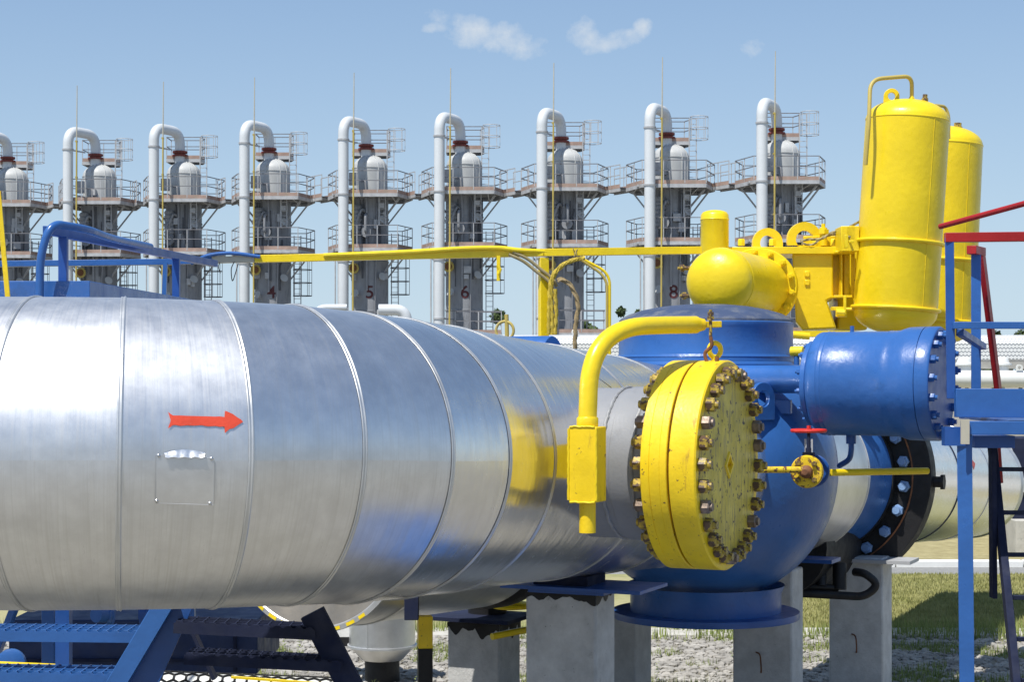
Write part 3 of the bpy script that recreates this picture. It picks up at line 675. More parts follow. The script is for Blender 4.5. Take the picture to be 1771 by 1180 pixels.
# ------------------------------------------------------------------ yellow pneumatic actuator
act = thing('valve_actuator', (at(1420, 500, 15.9).x, 16.0, 2.4), 'bright yellow actuator: domed horizontal cylinder bolted to a square gear case with lifting eyes', 'actuator')
c0 = at(1246, 488, 14.6); c1 = at(1313, 498, 15.9); A_ = (c1-c0).normalized(); Ln = (c1-c0).length
pf = [(-.17*1.0+.17*(1-math.cos(a*PI/2/10)), .274*math.sin(a*PI/2/10)) for a in range(11)]
pf = [(t_-.03, r_) for t_, r_ in pf]+[(.0, .278), (Ln-.05, .278)]
cyo = MB().lathe(c0, A_, pf, 72, False).build('cylinder', 'yellow', act)
MB().lathe(c0, A_, [(-.012, .277), (-.008, .2815), (.006, .2815), (.01, .278)], 72, False).build('weld_ring', 'yellow', cyo)
MB().lathe(c0, A_, [(Ln-.06, .27), (Ln-.06, .345), (Ln-.05, .352), (Ln-.01, .352), (Ln, .345), (Ln+.06, .31)], 72).build('cylinder_flange', 'yellow', cyo)
bolts(act, 'bolt', c0+A_*(Ln-.06), -A_, .316, 14, bolt_mb(.027, .045, .016, .02), 'yellow', phase=.15)
# gear case
f0 = at(1362, 570, 15.95); f1 = at(1447, 430, 15.95)
b = MB(); hx = [(1370, 438), (1441, 437), (1441, 515), (1430, 520), (1447, 568), (1388, 571), (1376, 556)]
fr = [at(x, y, 15.95) for x, y in hx]; bk = [p+V((.10, .62, 0)) for p in fr]; n = len(hx)
b.add(fr+bk, [tuple(range(n))[::-1], tuple(range(n, 2*n))]+[(i, (i+1)%n, n+(i+1)%n, n+i) for i in range(n)])
b.build('gear_case', 'yellow', act, bevel=.015)
MB().box(at(1466, 503, 16.55), (.27, .5, .74)).build('rear_block', 'yellow', act, bevel=.02)
b = MB(); fr = [at(x, y, 15.98) for x, y in ((1441, 437), (1462, 440), (1462, 515), (1441, 512))]; bk = [p+V((.1, .55, 0)) for p in fr]
b.add([p+V((0, .09, 0)) for p in fr]+bk, [(3, 2, 1, 0), (4, 5, 6, 7)]+[(i, (i+1)%4, 4+(i+1)%4, 4+i) for i in range(4)]).build('case_side', 'yellow', act)
MB().box(at(1453, 474, 16.0), (.014, .16, .40)).box(at(1464, 474, 16.0), (.05, .05, .40)).box(at(1453, 514, 15.95), (.16, .3, .02)).box(at(1456, 438, 15.95), (.17, .3, .02)).build('side_frame', 'yellow', act, bevel=.003)
pl0 = at(1256, 431, 15.75); pl1 = at(1468, 431, 15.75)
MB().box((pl0+pl1)/2+V((0, .46, 0)), ((pl1-pl0).length, .62, .062)).build('top_plate', 'yellow', act, bevel=.004)
for px_, py_, Rr in ((1327, 421, .137), (1391, 415, .16)):
    MB().lug(at(px_, py_, 16.1), (1, .12, 0), UP, .05, Rr, Rr*.52, .05).build('lifting_eye', 'yellow', act, bevel=.004)
MB().box(at(1418, 418, 16.1), (.30, .05, .10)).build('eye_web', 'yellow', act, bevel=.004)
for px_ in (1282, 1336, 1410, 1442): MB().lathe(at(px_, 425, 15.98), UP, [(0, .034), (.05, .034), (.06, .026)], 6).build('cap_nut', 'yellow', act)
MB().cyl(at(1424, 425, 16.0), at(1424, 394, 16.0), .034, 12).lathe(at(1424, 405, 16.0), UP, [(0, .052), (.04, .052)], 6).cyl(at(1424, 394, 16.0), at(1424, 387, 16.0), .018, 8).build('stop_screw', 'yellow', act)
MB().box(at(1465, 415, 15.8), (.16, .3, .22)).box(at(1470, 404, 15.7), (.08, .1, .12)).build('terminal_box', 'yellow', act, bevel=.006)
MB().tube(spline([at(1384, 417, 15.9), at(1400, 414, 15.9), at(1420, 413, 15.9), at(1440, 402, 15.9), at(1462, 396, 15.9), at(1492, 380, 15.7)], 12), .014, 10, 90, .5).tube(spline([at(1386, 421, 15.9), at(1405, 423, 15.9), at(1425, 410, 15.9), at(1450, 405, 15.9), at(1470, 410, 15.6)], 12), .012, 10, 90, .5).build('cable', 'cable', act)
bx_ = [at(1182, 464, 14.9), at(1186, 512, 14.9), at(1200, 518, 14.9)]
for p in bx_[:2]: MB().lathe(p, (-1, -.2, 0), [(-.10, .02), (0, .02), (0, .034), (.03, .034), (.03, .015), (.05, .015)], 6).build('vent_plug', 'nut', cyo)
for q in ((1396, 474), (1396, 489)): MB().box(at(q[0], q[1], 15.945), (.045, .02, .05)).build('cast_pad', 'yellow', act, bevel=.006)
# small air bottle standing on the plate
sb = at(1236, 430, 15.9)
MB().lathe((sb.x, sb.y, 0), UP, [(sb.z-.1, .126), (at(0, 382, 15.9).z, .125), (at(0, 380, 15.9).z, .13), (at(0, 378, 15.9).z, .125), (at(0, 372, 15.9).z, .123), (at(0, 367, 15.9).z, .105), (at(0, 364.5, 15.9).z, .07), (at(0, 363, 15.9).z, .01)], 48, False).build('air_bottle', 'yellow', act)
MB().box(at(1239, 425, 15.9), (.06, .05, .06)).box(at(1251, 425, 15.9), (.04, .05, .05)).build('pipe_fitting', 'yellow_f', act)
MB().cyl(at(1368, 579, 15.2), at(1400, 582, 15.2), .03, 12).box(at(1415, 578, 15.6), (.5, .3, .05)).build('base_bar', 'yellow', act)

def gas_tank(name, bot, top, R, label, straps):
    """upright bottle with domed ends, leaning as it stands in the photograph"""
    ax = (top-bot).normalized(); H = (top-bot).length; t = thing(name, bot-UP*.1, label, 'gas tank', 'tall yellow tanks on the actuator')
    dh = R*.52; pf = []
    for i in range(13):
        a = PI/2*i/12; pf.append((dh*(1-math.cos(a)), R*math.sin(a)))
    pf2 = [(H-dh*(1-math.cos(a)), R*math.sin(a)) for a in [PI/2*(12-i)/12 for i in range(13)]]
    MB().lathe(bot, ax, pf+pf2[:1], 80, False).build('shell', 'yellow', t); sh_ = S.collection.objects[-1]
    MB().lathe(bot, ax, pf2, 80, False).build('head', 'yellow', t)
    MB().lathe(bot, ax, [(H-dh-.008, R), (H-dh-.003, R+.0045), (H-dh+.004, R+.0045), (H-dh+.008, R)], 80, False).build('weld_seam', 'yellow', sh_)
    sv_ = ax.cross(V((0, 1, 0))).normalized(); dr_ = (sv_*-.45+V((0, -1, 0))*.89).normalized(); dr_ = (dr_-ax*dr_.dot(ax)).normalized()
    MB().tube([bot+ax*(dh+(H-2*dh)*i/30)+dr_.lerp(sv_, .0)*(R+.001)+sv_*random.uniform(-.001, .001) for i in range(31)], .0028, 6).build('long_seam', 'yellow', sh_)
    MB().lathe(bot, ax, [(dh-.006, R), (dh-.002, R+.003), (dh+.003, R+.003), (dh+.006, R)], 80, False).build('weld_seam', 'yellow', sh_)
    for s_ in straps:
        c = bot+ax*s_; MB().torus(c, ax, R+.015, .016, 80, 10).cyl(c-V((R+.01, 0, 0))*1, c+V((-R-.10, .03, .0)), .015, 10).build('strap_rod', 'yellow', t)
    return t, ax, H
b0 = at(1546, 578, 15.7); t0 = at(1572, 172, 15.7)
tk, ax, H = gas_tank('yellow_gas_tank', b0, t0, .362, 'nearer and taller looking yellow tank, thin pipe looping over its top', (.22, .80))
tp = b0+ax*H
sx_ = ax.cross(V((0, 1, 0))).normalized()*-1
sx_ = V((1, 0, -.064)).normalized()
MB().lug(at(1541, 167, 15.7)+V((0, -.02, 0)), sx_, ax, .03, .068, .033, .075).build('lifting_lug', 'yellow', tk, bevel=.003)
MB().lathe(at(1576, 178, 15.7), ax, [(0, .026), (.04, .028), (.055, .02), (.085, .014)], 6).build('nipple', 'yellow', tk)
MB().lathe(at(1599, 180, 15.6), ax, [(0, .03), (.05, .03), (.055, .022), (.085, .022)], 6).build('port_plug', 'nut', tk)
MB().tube(rnd([at(1497, 285, 15.4), at(1503, 210, 15.4), at(1505, 137, 15.5), at(1577, 131, 15.65), at(1577, 165, 15.7)], .12), .018, 12).build('loop_pipe', 'mast', tk)
MB().tube(rnd([at(1618, 182, 15.8), at(1635, 184, 15.9), at(1641, 200, 15.9), at(1641, 240, 15.9)], .06), .014, 10).build('rear_pipe', 'mast', tk)
b1 = at(1617, 596, 17.1); t1 = at(1634, 218, 17.1)
tk2, ax2, H2 = gas_tank('yellow_gas_tank', b1, t1, .362, 'farther yellow tank half hidden behind the nearer one, behind the red rail', (.22, .80))
MB().lathe(at(1656, 228, 17.0), ax2, [(0, .045), (.05, .045), (.052, .036), (.085, .036)], 8).build('port_plug', 'nut', tk2)
# clamp brackets between the case and the nearer tank
MB().box(at(1463, 418, 15.5), (.03, .06, .11)).box(at(1472, 418, 15.5), (.05, .05, .02)).cyl(at(1455, 535, 15.55), at(1455, 548, 15.55), .05, 16).box(at(1461, 528, 15.5), (.02, .04, .16)).box(at(1448, 534, 15.6), (.1, .1, .03)).cyl(at(1447, 540, 15.52), at(1462, 541, 15.50), .03, 10).build('clamp_bracket', 'yellow', act, bevel=.003)
MB().box(at(1475, 477, 15.9), (.03, .02, .40)).cyl(at(1478, 447, 15.9), at(1478, 500, 15.9), .012, 8).build('clamp_plate', 'yellow_f', act)

# ------------------------------------------------------------------ cable rack: blue then yellow beam, post, hoses
rk = thing('cable_rack', (at(945, 580, 15).x, 15, .2), 'long thin yellow rail on a square post with hoses, turning blue at the left', 'cable rack')
def seg(pts, w_, h_): 
    b = MB()
    for a, c in zip(pts, pts[1:]): b.bar(a, c, w_, h_)
    return b
seg([at(441, 448, 15), at(940, 437, 15), at(1213, 433, 15.2)], .07, .062).build('yellow_rail', 'yellow', rk, bevel=.003)
seg([at(368, 450, 15), at(440.5, 448, 15)], .07, .055).build('faded_rail', 'mastg', rk)
seg([at(-120, 458, 15), at(300, 453, 15), at(367, 450, 15)], .07, .05).build('blue_rail', 'blue', rk, bevel=.003)
pz = at(940, 446, 15); MB().box((pz.x, 15, pz.z/2), (.075, .06, pz.z), (1, .4, 0), (-.4, 1, 0)).build('post', 'yellow', rk, bevel=.003)
MB().tube(spline([at(560, 442, 14.95), at(700, 436, 14.95), at(800, 430, 14.95), at(862, 429, 14.95), at(900, 433, 14.95), at(960, 436, 15)], 8), .02, 10).build('conduit', 'yellow', rk)
MB().tube(spline([at(330, 456, 14.95), at(360, 442, 14.95), at(400, 438, 14.95), at(450, 444, 14.95)], 8), .016, 10).build('blue_conduit', 'blue', rk)
MB().bar(at(862, 442, 14.95), at(862, 486, 14.95), .03, .03).tube([at(860, 460, 14.9), at(865, 466, 14.9), at(862, 474, 14.9)], .016, 8).build('hanging_strap', 'yellow', rk)
for i_, pts in enumerate(([(1012, 446), (985, 452), (964, 466), (953, 486), (950, 520), (949, 579)], [(1000, 448), (975, 458), (957, 480), (953, 510), (955, 545), (955, 579)], [(960, 500), (962, 540), (960, 579)])):
    MB().tube(spline([at(x, y, 14.9) for x, y in pts], 14), .019, 14, 70, .45).build('hose', 'ropey', rk)
MB().tube(spline([at(x, y, 14.85) for x, y in ((964, 486), (972, 484), (985, 492), (996, 512), (1000, 532), (996, 560), (994, 604))], 14), .022, 16, 60, .5).build('rope', 'rope', rk)
for o_ in (0, 7): MB().tube(spline([at(x+o_, y-o_*.6, 14.95) for x, y in ((880, 440), (905, 452), (928, 470), (948, 486), (956, 500))], 10), .014, 10).build('cable', 'cable', rk)
for o_ in (0, 4.5): MB().tube(rnd([at(1003+o_, 448, 14.95), at(1050+o_, 480-o_*1.6, 14.95), at(1050+o_, 620, 14.95)], .1), .012, 10).build('thin_conduit', 'mast' if o_ == 0 else 'yellow', rk)
MB().torus(at(996, 442, 15), (1, 0, 0), .045, .004, 16, 6).torus(at(992, 443, 15), (1, .2, 0), .047, .004, 16, 6).tube([at(994, 436, 14.95), at(991, 430, 14.9)], .004, 6).tube([at(997, 436, 14.95), at(999, 431, 14.9)], .004, 6).build('wire_tie', 'cable', rk)
MB().tube(spline([at(380, 453, 14.95), at(378, 462, 14.93), at(381, 473, 14.93)], 6), .004, 6).build('loose_wire', 'black', rk)
MB().tube(spline([at(405, 453, 14.95), at(400, 466, 14.93), at(402, 486, 14.93), at(408, 470, 14.93), at(412, 456, 14.95)], 6), .004, 6).build('loose_wire', 'black', rk)
bp = thing('blue_pipe_stub', at(950, 620, 13.2), 'blue round pipe end peeping over the silver pipe beside the hoses', 'pipe')
MB().lathe(at(956, 618, 13.0), (-.85, .5, 0), [(0, .001), (0, .15), (.01, .155), (.9, .155)], 48, False).build('tube', 'blue', bp)
MB().torus(at(873, 572, 14.6), (.3, 1, 0), .075, .012, 28, 8).cyl(at(876, 544, 14.6), at(877, 585, 14.6), .018, 10).build('handle_loop', 'mast', bp)

# ------------------------------------------------------------------ blue walkway behind the pipe on the left
wk = thing('blue_walkway', (-3, 11.5, 0), 'blue steel walkway with bent handrail behind the silver pipe at left', 'walkway')
dz = at(0, 486, 10.2).z; b = MB()
x0 = at(155, 0, 10.2).x
MB().box(((x0-2.5)/2-1.2+0.0, 11.7, dz-.075), ((x0+5.0), 3.0, .15)).build('deck_box', 'blue_d', wk, bevel=.004) if False else None
b = MB(); vs = [(-5.2, 10.2), (x0, 10.2), (at(352, 0, 13).x, 13.0), (-5.2, 13.0)]
b.poly(vs, dz-.42, dz); b.build('deck_box', 'blue', wk, bevel=.004)
hr0 = at(80, 398, 10.3); hr1 = at(372, 458, 13.4); hr1.z = hr0.z
MB().bar(hr0, hr1, .045, .05).build('side_rail', 'blue_d', wk, bevel=.003)
for px_, f_ in ((103, .08), (313, .72)):
    p = hr0+(hr1-hr0)*f_; q = at(px_, 500, p.y); MB().bar((p.x, p.y, dz-.1), (p.x, p.y, p.z-.02), .05, .05).build('rail_post', 'blue_d', wk, bevel=.003)
MB().tube(rnd([at(68, 530, 10.1), at(70, 440, 10.1), at(88, 386, 10.1), at(150, 396, 10.4), at(190, 412, 10.9), at(260, 427, 11.8)], .30, 10), .023, 14).build('bent_tube', 'blue', wk)
MB().bar(at(286, 455, 14.9), at(283, 540, 14.9), .035, .035).build('thin_post', 'blue', wk)
MB().bar(at(-3, 330, 9.7), at(14, 520, 9.7), .026, .012).build('yellow_strut', 'yellow_f', wk)
# legs to the ground
for x_, y_ in ((-5.0, 10.4), (-2.6, 10.4), (-2.6, 12.7), (-5.0, 12.7)): MB().bar((x_, y_, 0), (x_, y_, dz-.4), .08, .08).build('leg', 'blue_d', wk)

# ------------------------------------------------------------------ blue step frame under the pipe
st = thing('blue_steps', (at(300, 1100, 9.8).x, 10, 0), 'blue steel steps with scalloped treads and slanted stringers below the pipe', 'steps')
def slant(a, b_, w_, dd, name, mat):
    """stringer plate between two points, w_ wide in the picture plane, dd deep"""
    a = V(a); b_ = V(b_); d = (b_-a).normalized(); MB().box((a+b_)/2, ((b_-a).length, w_, dd), d, d.cross(V((0, 1, 0))).normalized(), V((0, 1, 0))).build(name, mat, st, bevel=.003)
slant(at(292, 1032, 9.4), at(80, 1388, 9.4), .10, .05, 'stringer', 'blue')
slant(at(310, 1040, 9.45), at(150, 1400, 9.45), .16, .012, 'stringer_web', 'blue_d')
slant(at(540, 1060, 9.35), at(690, 1350, 9.35), .13, .06, 'stringer', 'navy')  # blue steel coloured near black, shade under the pipe included
def tread(pa, pb, dep, hgt, mat='blue_d'):
    t_ = MB(); a, c = V(pa), V(pb); t_.bar(a, c, .006, hgt); t_.bar(a+V((0, dep, 0)), c+V((0, dep, 0)), .006, hgt)
    n = int((c-a).length/.055)
    for i in range(n):
        q = a+(c-a)*((i+.5)/n); t_.box(q+V((0, dep/2, hgt/2-.006)), (.006, dep, .02))
        t_.lathe(q+V((0, 0, hgt/2-.014)), (0, 1, 0), [(-.002, .026), (.010, .026)], 14)
    for k_ in range(1, 4): t_.bar(a+V((0, dep*k_/4, hgt/2-.004)), c+V((0, dep*k_/4, hgt/2-.004)), .006, .016)
    t_.build('tread', mat, st)
tread(at(-60, 1101, 9.75), at(243, 1104, 9.75), .30, .055, 'blue'); tread(at(-60, 1172, 9.6), at(200, 1176, 9.6), .30, .05, 'blue')
tread(at(300, 1087, 9.3), at(545, 1099, 9.3), .26, .055, 'navy'); tread(at(318, 1142, 9.25), at(590, 1156, 9.25), .26, .05, 'navy')  # treads in the same blue with the shade put into the colour
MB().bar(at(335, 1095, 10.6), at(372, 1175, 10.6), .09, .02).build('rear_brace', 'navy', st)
# machinery behind the steps
sk = thing('blue_skid', (-3, 12.5, 0), 'dark blue equipment skid with beams in the shade behind the steps', 'equipment skid')
c = at(230, 1120, 12.6); MB().box((c.x, 13.2, c.z), (1.75, 1.2, .38)).build('box_body', 'shade_blue', sk, bevel=.01)  # shade put into the body colour
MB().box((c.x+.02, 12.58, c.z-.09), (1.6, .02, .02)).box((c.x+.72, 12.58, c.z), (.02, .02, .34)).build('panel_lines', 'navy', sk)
MB().bar(at(85, 1040, 11.6), at(85, 1240, 11.6), .08, .08).build('upright', 'blue', sk, bevel=.004)
MB().bar(at(30, 1040, 11.2), at(-25, 1180, 11.2), .10, .04).build('brace', 'blue', sk, bevel=.003)
MB().cyl(at(166, 1064, 11.4), at(188, 1064, 11.5), .05, 24).cyl(at(188, 1064, 11.5), at(196, 1064, 11.5), .062, 24).build('motor_stub', 'blue', sk)
MB().cyl(at(245, 1066, 12), at(262, 1066, 12), .09, 24).build('motor_stub', 'blue_d', sk)
MB().lathe(at(20, 1148, 10.9), (.1, -1, 0), [(0, .09), (.05, .09), (.06, .07)], 24).build('hub', 'blue', sk)
MB().box(at(330, 1062, 10.9), (.05, .05, .10)).build('tie_block', 'blue', sk)
cd_ = thing('yellow_conduit', at(100, 1153, 10.3), 'thin yellow conduit crossing low behind the left steps', 'conduit')
MB().tube([at(-40, 1146, 10.4), at(120, 1153, 10.4), at(225, 1160, 10.4)], .010, 8).build('tube', 'yellow', cd_)
wp = thing('mesh_covered_pipe', (at(400, 1185, 10.6).x, 10.6, 0), 'low pale pipe seen through black honeycomb mesh at the bottom edge', 'pipe')
a_ = at(225, 1196, 10.9); c_ = at(570, 1209, 10.9)
MB().cyl(a_, c_, .12, 40).build('tube', 'white', wp)
hm = MB(); R6 = .042
dirx = (c_-a_).normalized()
for j in range(-2, 8):
    for i in range(0, 17):
        ang = j*.52; x_ = i*R6*1.75+(.875*R6 if j % 2 else 0)+.02
        def hp_(k_):
            aa = PI/3*k_+PI/6; xx = x_+R6*.98*math.cos(aa); an = ang+(R6*math.sin(aa))/.127*1.0
            return a_+dirx*xx+V((0, -math.cos(an), 0))*.127+UP*math.sin(an)*.127
        for k_ in (0, 1, 2): hm.bar(hp_(k_), hp_(k_+1), .011, .008)
hm.build('honeycomb_mesh', 'black', wp, smooth=0)
MB().bar(at(400, 1172, 10.5), at(590, 1186, 10.5), .03, .012).build('yellow_edge', 'yellow', wp)

# ------------------------------------------------------------------ blue and red service platform on the right
pr = thing('service_platform', (at(1720, 700, 11.8).x, 12, 0), 'blue steel service platform with dark red rails and ladder at the right edge', 'platform')
YP = 11.6
def post(px, y0, y1, Y, w_, mat, name='post', slantpx=0, rot=.25):
    a = at(px, y0, Y); b_ = at(px+slantpx, y1, Y); MB().box((a+b_)/2, (w_, w_*.8, (a-b_).length), V((1, -rot, 0)), V((rot, 1, 0)), (a-b_)).build(name, mat, pr, bevel=.003)
post(1668, 752, 1460, YP, .095, 'blue', slantpx=7); post(1642, 412, 690, 11.8, .058, 'blue_d', 'rail_post', 3); post(1688, 440, 690, 12.8, .068, 'blue', 'rail_post')
def beam(px0, py0, px1, py1, Y0, Y1, w_, h_, mat, name): 
    MB().bar(at(px0, py0, Y0), at(px1, py1, Y1), w_, h_).build(name, mat, pr, bevel=.003)
beam(1652, 697, 1900, 699, YP, YP, .06, .186, 'blue', 'deck_beam')
beam(1664, 740, 1900, 741, YP-.05, YP-.05, .10, .085, 'blue', 'edge_beam')
MB().box(at(1669, 747, YP-.12), (.055, .012, .16)).build('bracket_plate', 'mastg', pr)
MB().box(at(1650, 755, YP), (.14, .09, .12)).box(at(1700, 762, YP+.4), (.26, .6, .08)).build('corner_bracket', 'blue_d', pr)
MB().box(at(1850, 726, YP+.75), (1.2, 1.3, .02)).build('deck_plate', 'blue_d', pr)
beam(1648, 563, 1900, 563, 11.75, 11.75, .055, .045, 'blue', 'mid_rail')
beam(1660, 575, 1700, 600, 11.8, 12.8, .05, .045, 'blue_d', 'mid_rail')
beam(1634, 411, 1900, 408, 11.8, 11.8, .06, .062, 'red', 'top_rail')
beam(1680, 432, 1697, 436, 12.7, 12.9, .07, .06, 'red', 'top_rail')
MB().cyl(at(1626, 392, 13.3), at(1900, 317, 12.0), .021, 16).build('slanted_rail', 'red', pr)
beam(1697, 438, 1728, 690, 13.0, 13.3, .04, .06, 'red', 'brace')
beam(1726, 752, 1732, 836, 12.6, 12.6, .02, .03, 'red', 'brace_end')
# ladder
beam(1714, 752, 1768, 1290, 12.3, 11.3, .05, .085, 'navy', 'ladder_rail')
beam(1718, 1035, 1716, 760, 12.0, 12.0, .03, .10, 'navy', 'ladder_guard')
beam(1850, 752, 1915, 1290, 12.6, 11.6, .05, .085, 'navy', 'ladder_rail')
for py_ in (812, 887, 960, 1034, 1106, 1178):
    t_ = (py_-752)/538; x_ = 1716+54*t_; Y_ = 12.3-1.0*t_
    beam(x_, py_, x_+145, py_+1, Y_, Y_+.3, .05, .028, 'navy', 'rung')
    
# a low blue step platform under the flange; the bend of the silver pipe mirrors it
lw = thing('low_platform', (1.2, 8.8, 0), 'blue low platform mirrored as a blue patch in the silver pipe bend', 'platform')
MB().box((1.25, 8.75, .86), (1.7, 1.3, .05), NB, D).build('deck', 'blue', lw, bevel=.004)
b = MB()
for q in (-1, 1): b.box(V((1.25, 8.75, .77))+D*.63*q, (1.7, .05, .14), NB, D)
b.build('edge_beam', 'blue_d', lw)
for q in (-1, 1):
    for r_ in (-1, 1): p = V((1.25, 8.75, 0))+NB*.8*q+D*.6*r_; MB().bar(p, p+UP*.83, .07, .07).build('leg', 'blue_d', lw)
# ------------------------------------------------------------------ white pipework farther back
wpf = thing('perforated_white_casing', (0, 34, 0), 'long white perforated casing running behind the valves', 'pipe casing')
YC = 34; zt_ = at(0, 581, YC).z; zb2_ = at(0, 622, YC).z; b = MB(); vs = []; uvs = []; fs = []; xa, xb = -1.2, 16
prof = [(YC+.5, zt_-.02), (YC+.25, zt_+.02), (YC, zt_-.03), (YC-.12, (zt_*.7+zb2_*.3)), (YC-.12, zb2_), (YC+.5, zb2_)]
acc = 0
for j in range(len(prof)-1):
    l_ = math.hypot(prof[j+1][0]-prof[j][0], prof[j+1][1]-prof[j][1]); u0 = 0; u1 = (xb-xa)/.07
    b.add([(xa, *prof[j]), (xb, *prof[j]), (xb, *prof[j+1]), (xa, *prof[j+1])], [(0, 1, 2, 3)], [[(u0, acc/.07), (u1, acc/.07), (u1, (acc+l_)/.07), (u0, (acc+l_)/.07)]]); acc += l_
b.build('casing', 'perf', wpf, smooth=0)
for i in range(8): MB().bar((xa+1+i*2.1, YC+.2, 0), (xa+1+i*2.1, YC+.2, zb2_+.05), .12, .12).build('stand', 'steel', wpf)
for i in range(5): MB().torus((1.2+i*3.3, YC+.1, zt_+.07), (0, 1, 0), .05, .018, 20, 8).build('lifting_eye', 'white', wpf)
w2 = thing('white_pipe', (8, 33, 0), 'plain white pipe with capped nozzles behind the blue platform posts', 'pipe')
zc2 = at(0, 656, 33).z; MB().cyl((5.2, 33, zc2), (14, 33, zc2), .16, 40).build('tube', 'white', w2)
for px_ in (1668, 1732):
    c = at(px_, 632, 33.3); MB().lathe((c.x, c.y, c.z-.1), UP, [(0, .13), (.10, .13), (.10, .19), (.13, .19), (.14, .15), (.22, .12), (.26, .05)], 32).build('nozzle', 'white', w2)
MB().lug(at(1763, 636, 32.9), (1, 0, 0), UP, .03, .06, .03, .06).build('lifting_lug', 'white', w2)
for x_ in (6, 9, 12): MB().bar((x_, 33, 0), (x_, 33, zc2-.1), .12, .12).build('stand', 'steel', w2)
w3 = thing('grey_pipe_rack', (8, 36, 0), 'grey steel rack below the perforated casing at right', 'pipe rack')
MB().bar((4.5, 35, at(0, 632, 35).z), (16, 35, at(0, 632, 35).z), .1, .14).cyl((4.5, 35.5, at(0, 622, 35).z), (16, 35.5, at(0, 622, 35).z), .12, 16).build('beam', 'steel', w3)
for x_ in (5.5, 8.5, 11.5): MB().bar((x_, 35, 0), (x_, 35, at(0, 636, 35).z), .12, .12).build('stand', 'steel', w3)
# dark machine block at the far right edge
db = thing('dark_cabinet', (at(1790, 0, 30).x, 30, 0), 'dark equipment cabinet beyond the ladder at the right edge', 'cabinet')
MB().box((at(1790, 0, 30).x, 30.4, at(0, 840, 30).z), (.75, .8, 1.6)).build('body', 'navy', db, bevel=.02)
MB().box((at(1790, 0, 30).x, 30.0, .3), (.9, .9, .6)).build('plinth', 'conc2', db)
MB().bar(at(1735, 760, 30), at(1772, 850, 30), .12, .12).build('inclined_strut', 'white', db)

# ------------------------------------------------------------------ the row of columns
def railing(mb, pts, h, closed=True, step=1.0, z=0, r=.032):
    n = len(pts); m = n if closed else n-1
    for i in range(m):
        a = V((*pts[i], z)); c = V((*pts[(i+1) % n], z)); k = max(1, round((c-a).length/step))
        for q in range(k): p = a+(c-a)*q/k; mb.bar(p, p+UP*h, r*1.5, r*1.5)
    if not closed: p = V((*pts[-1], z)); mb.bar(p, p+UP*h, r*1.5, r*1.5)
def rails(mb, pts, zs, closed=True, r=.03):
    n = len(pts); m = n if closed else n-1
    for zz in zs:
        for i in range(m): mb.bar(V((*pts[i], zz)), V((*pts[(i+1) % n], zz)), r, r)
HEX = [(-1.95, -2.4), (1.95, -2.4), (2.75, .2), (1.95, 2.6), (-1.95, 2.6), (-2.75, .2)]
def platform(root, z, poly, rail_h=1.4, name='platform'):
    root = MB().poly([(x*.985, y*.985) for x, y in poly], z-.06, z).build(name, 'steel_d', root, smooth=0)
    b = MB()
    for i in range(len(poly)):
        a = V((*poly[i], z-.16)); c = V((*poly[(i+1) % len(poly)], z-.16)); b.bar(a, c, .07, .22)
    for x_ in np.arange(-2.2, 2.3, .75): b.bar((x_, -2.3, z-.14), (x_, 2.4, z-.14), .07, .14) if len(poly) == 6 else None
    b.build('deck_frame', 'steel', root, smooth=0)
    b = MB()
    for i in range(len(poly)):
        a = V((*poly[i], z+.07)); c = V((*poly[(i+1) % len(poly)], z+.07)); b.bar(a, c, .03, .23)
    b.build('toe_board', 'toe', root, smooth=0)
    b = MB(); railing(b, poly, rail_h, z=z, step=1.25); b.build('rail_posts', 'steel', root, smooth=0)
    b = MB(); rails(b, poly, (z+rail_h, z+rail_h*.55), r=.05); b.build('handrail', 'railing', root, smooth=0)
def ladder(mb, x, y, z0, z1, w=.45, step=.33):
    mb.bar((x-w/2, y, z0), (x-w/2, y, z1), .06, .06); mb.bar((x+w/2, y, z0), (x+w/2, y, z1), .06, .06)
    z = z0+.2
    while z < z1: mb.bar((x-w/2, y, z), (x+w/2, y, z), .035, .035); z += step
def cage(mb, x, y, r, z0, z1, nh=3):
    for i in range(nh):
        z = z0+(z1-z0)*i/(nh-1); mb.torus((x, y, z), UP, r, .025, 20, 5)
    for k in range(7): a = 2*PI*k/7; mb.bar((x+r*math.cos(a), y+r*math.sin(a), z0), (x+r*math.cos(a), y+r*math.sin(a), z1), .03, .03)
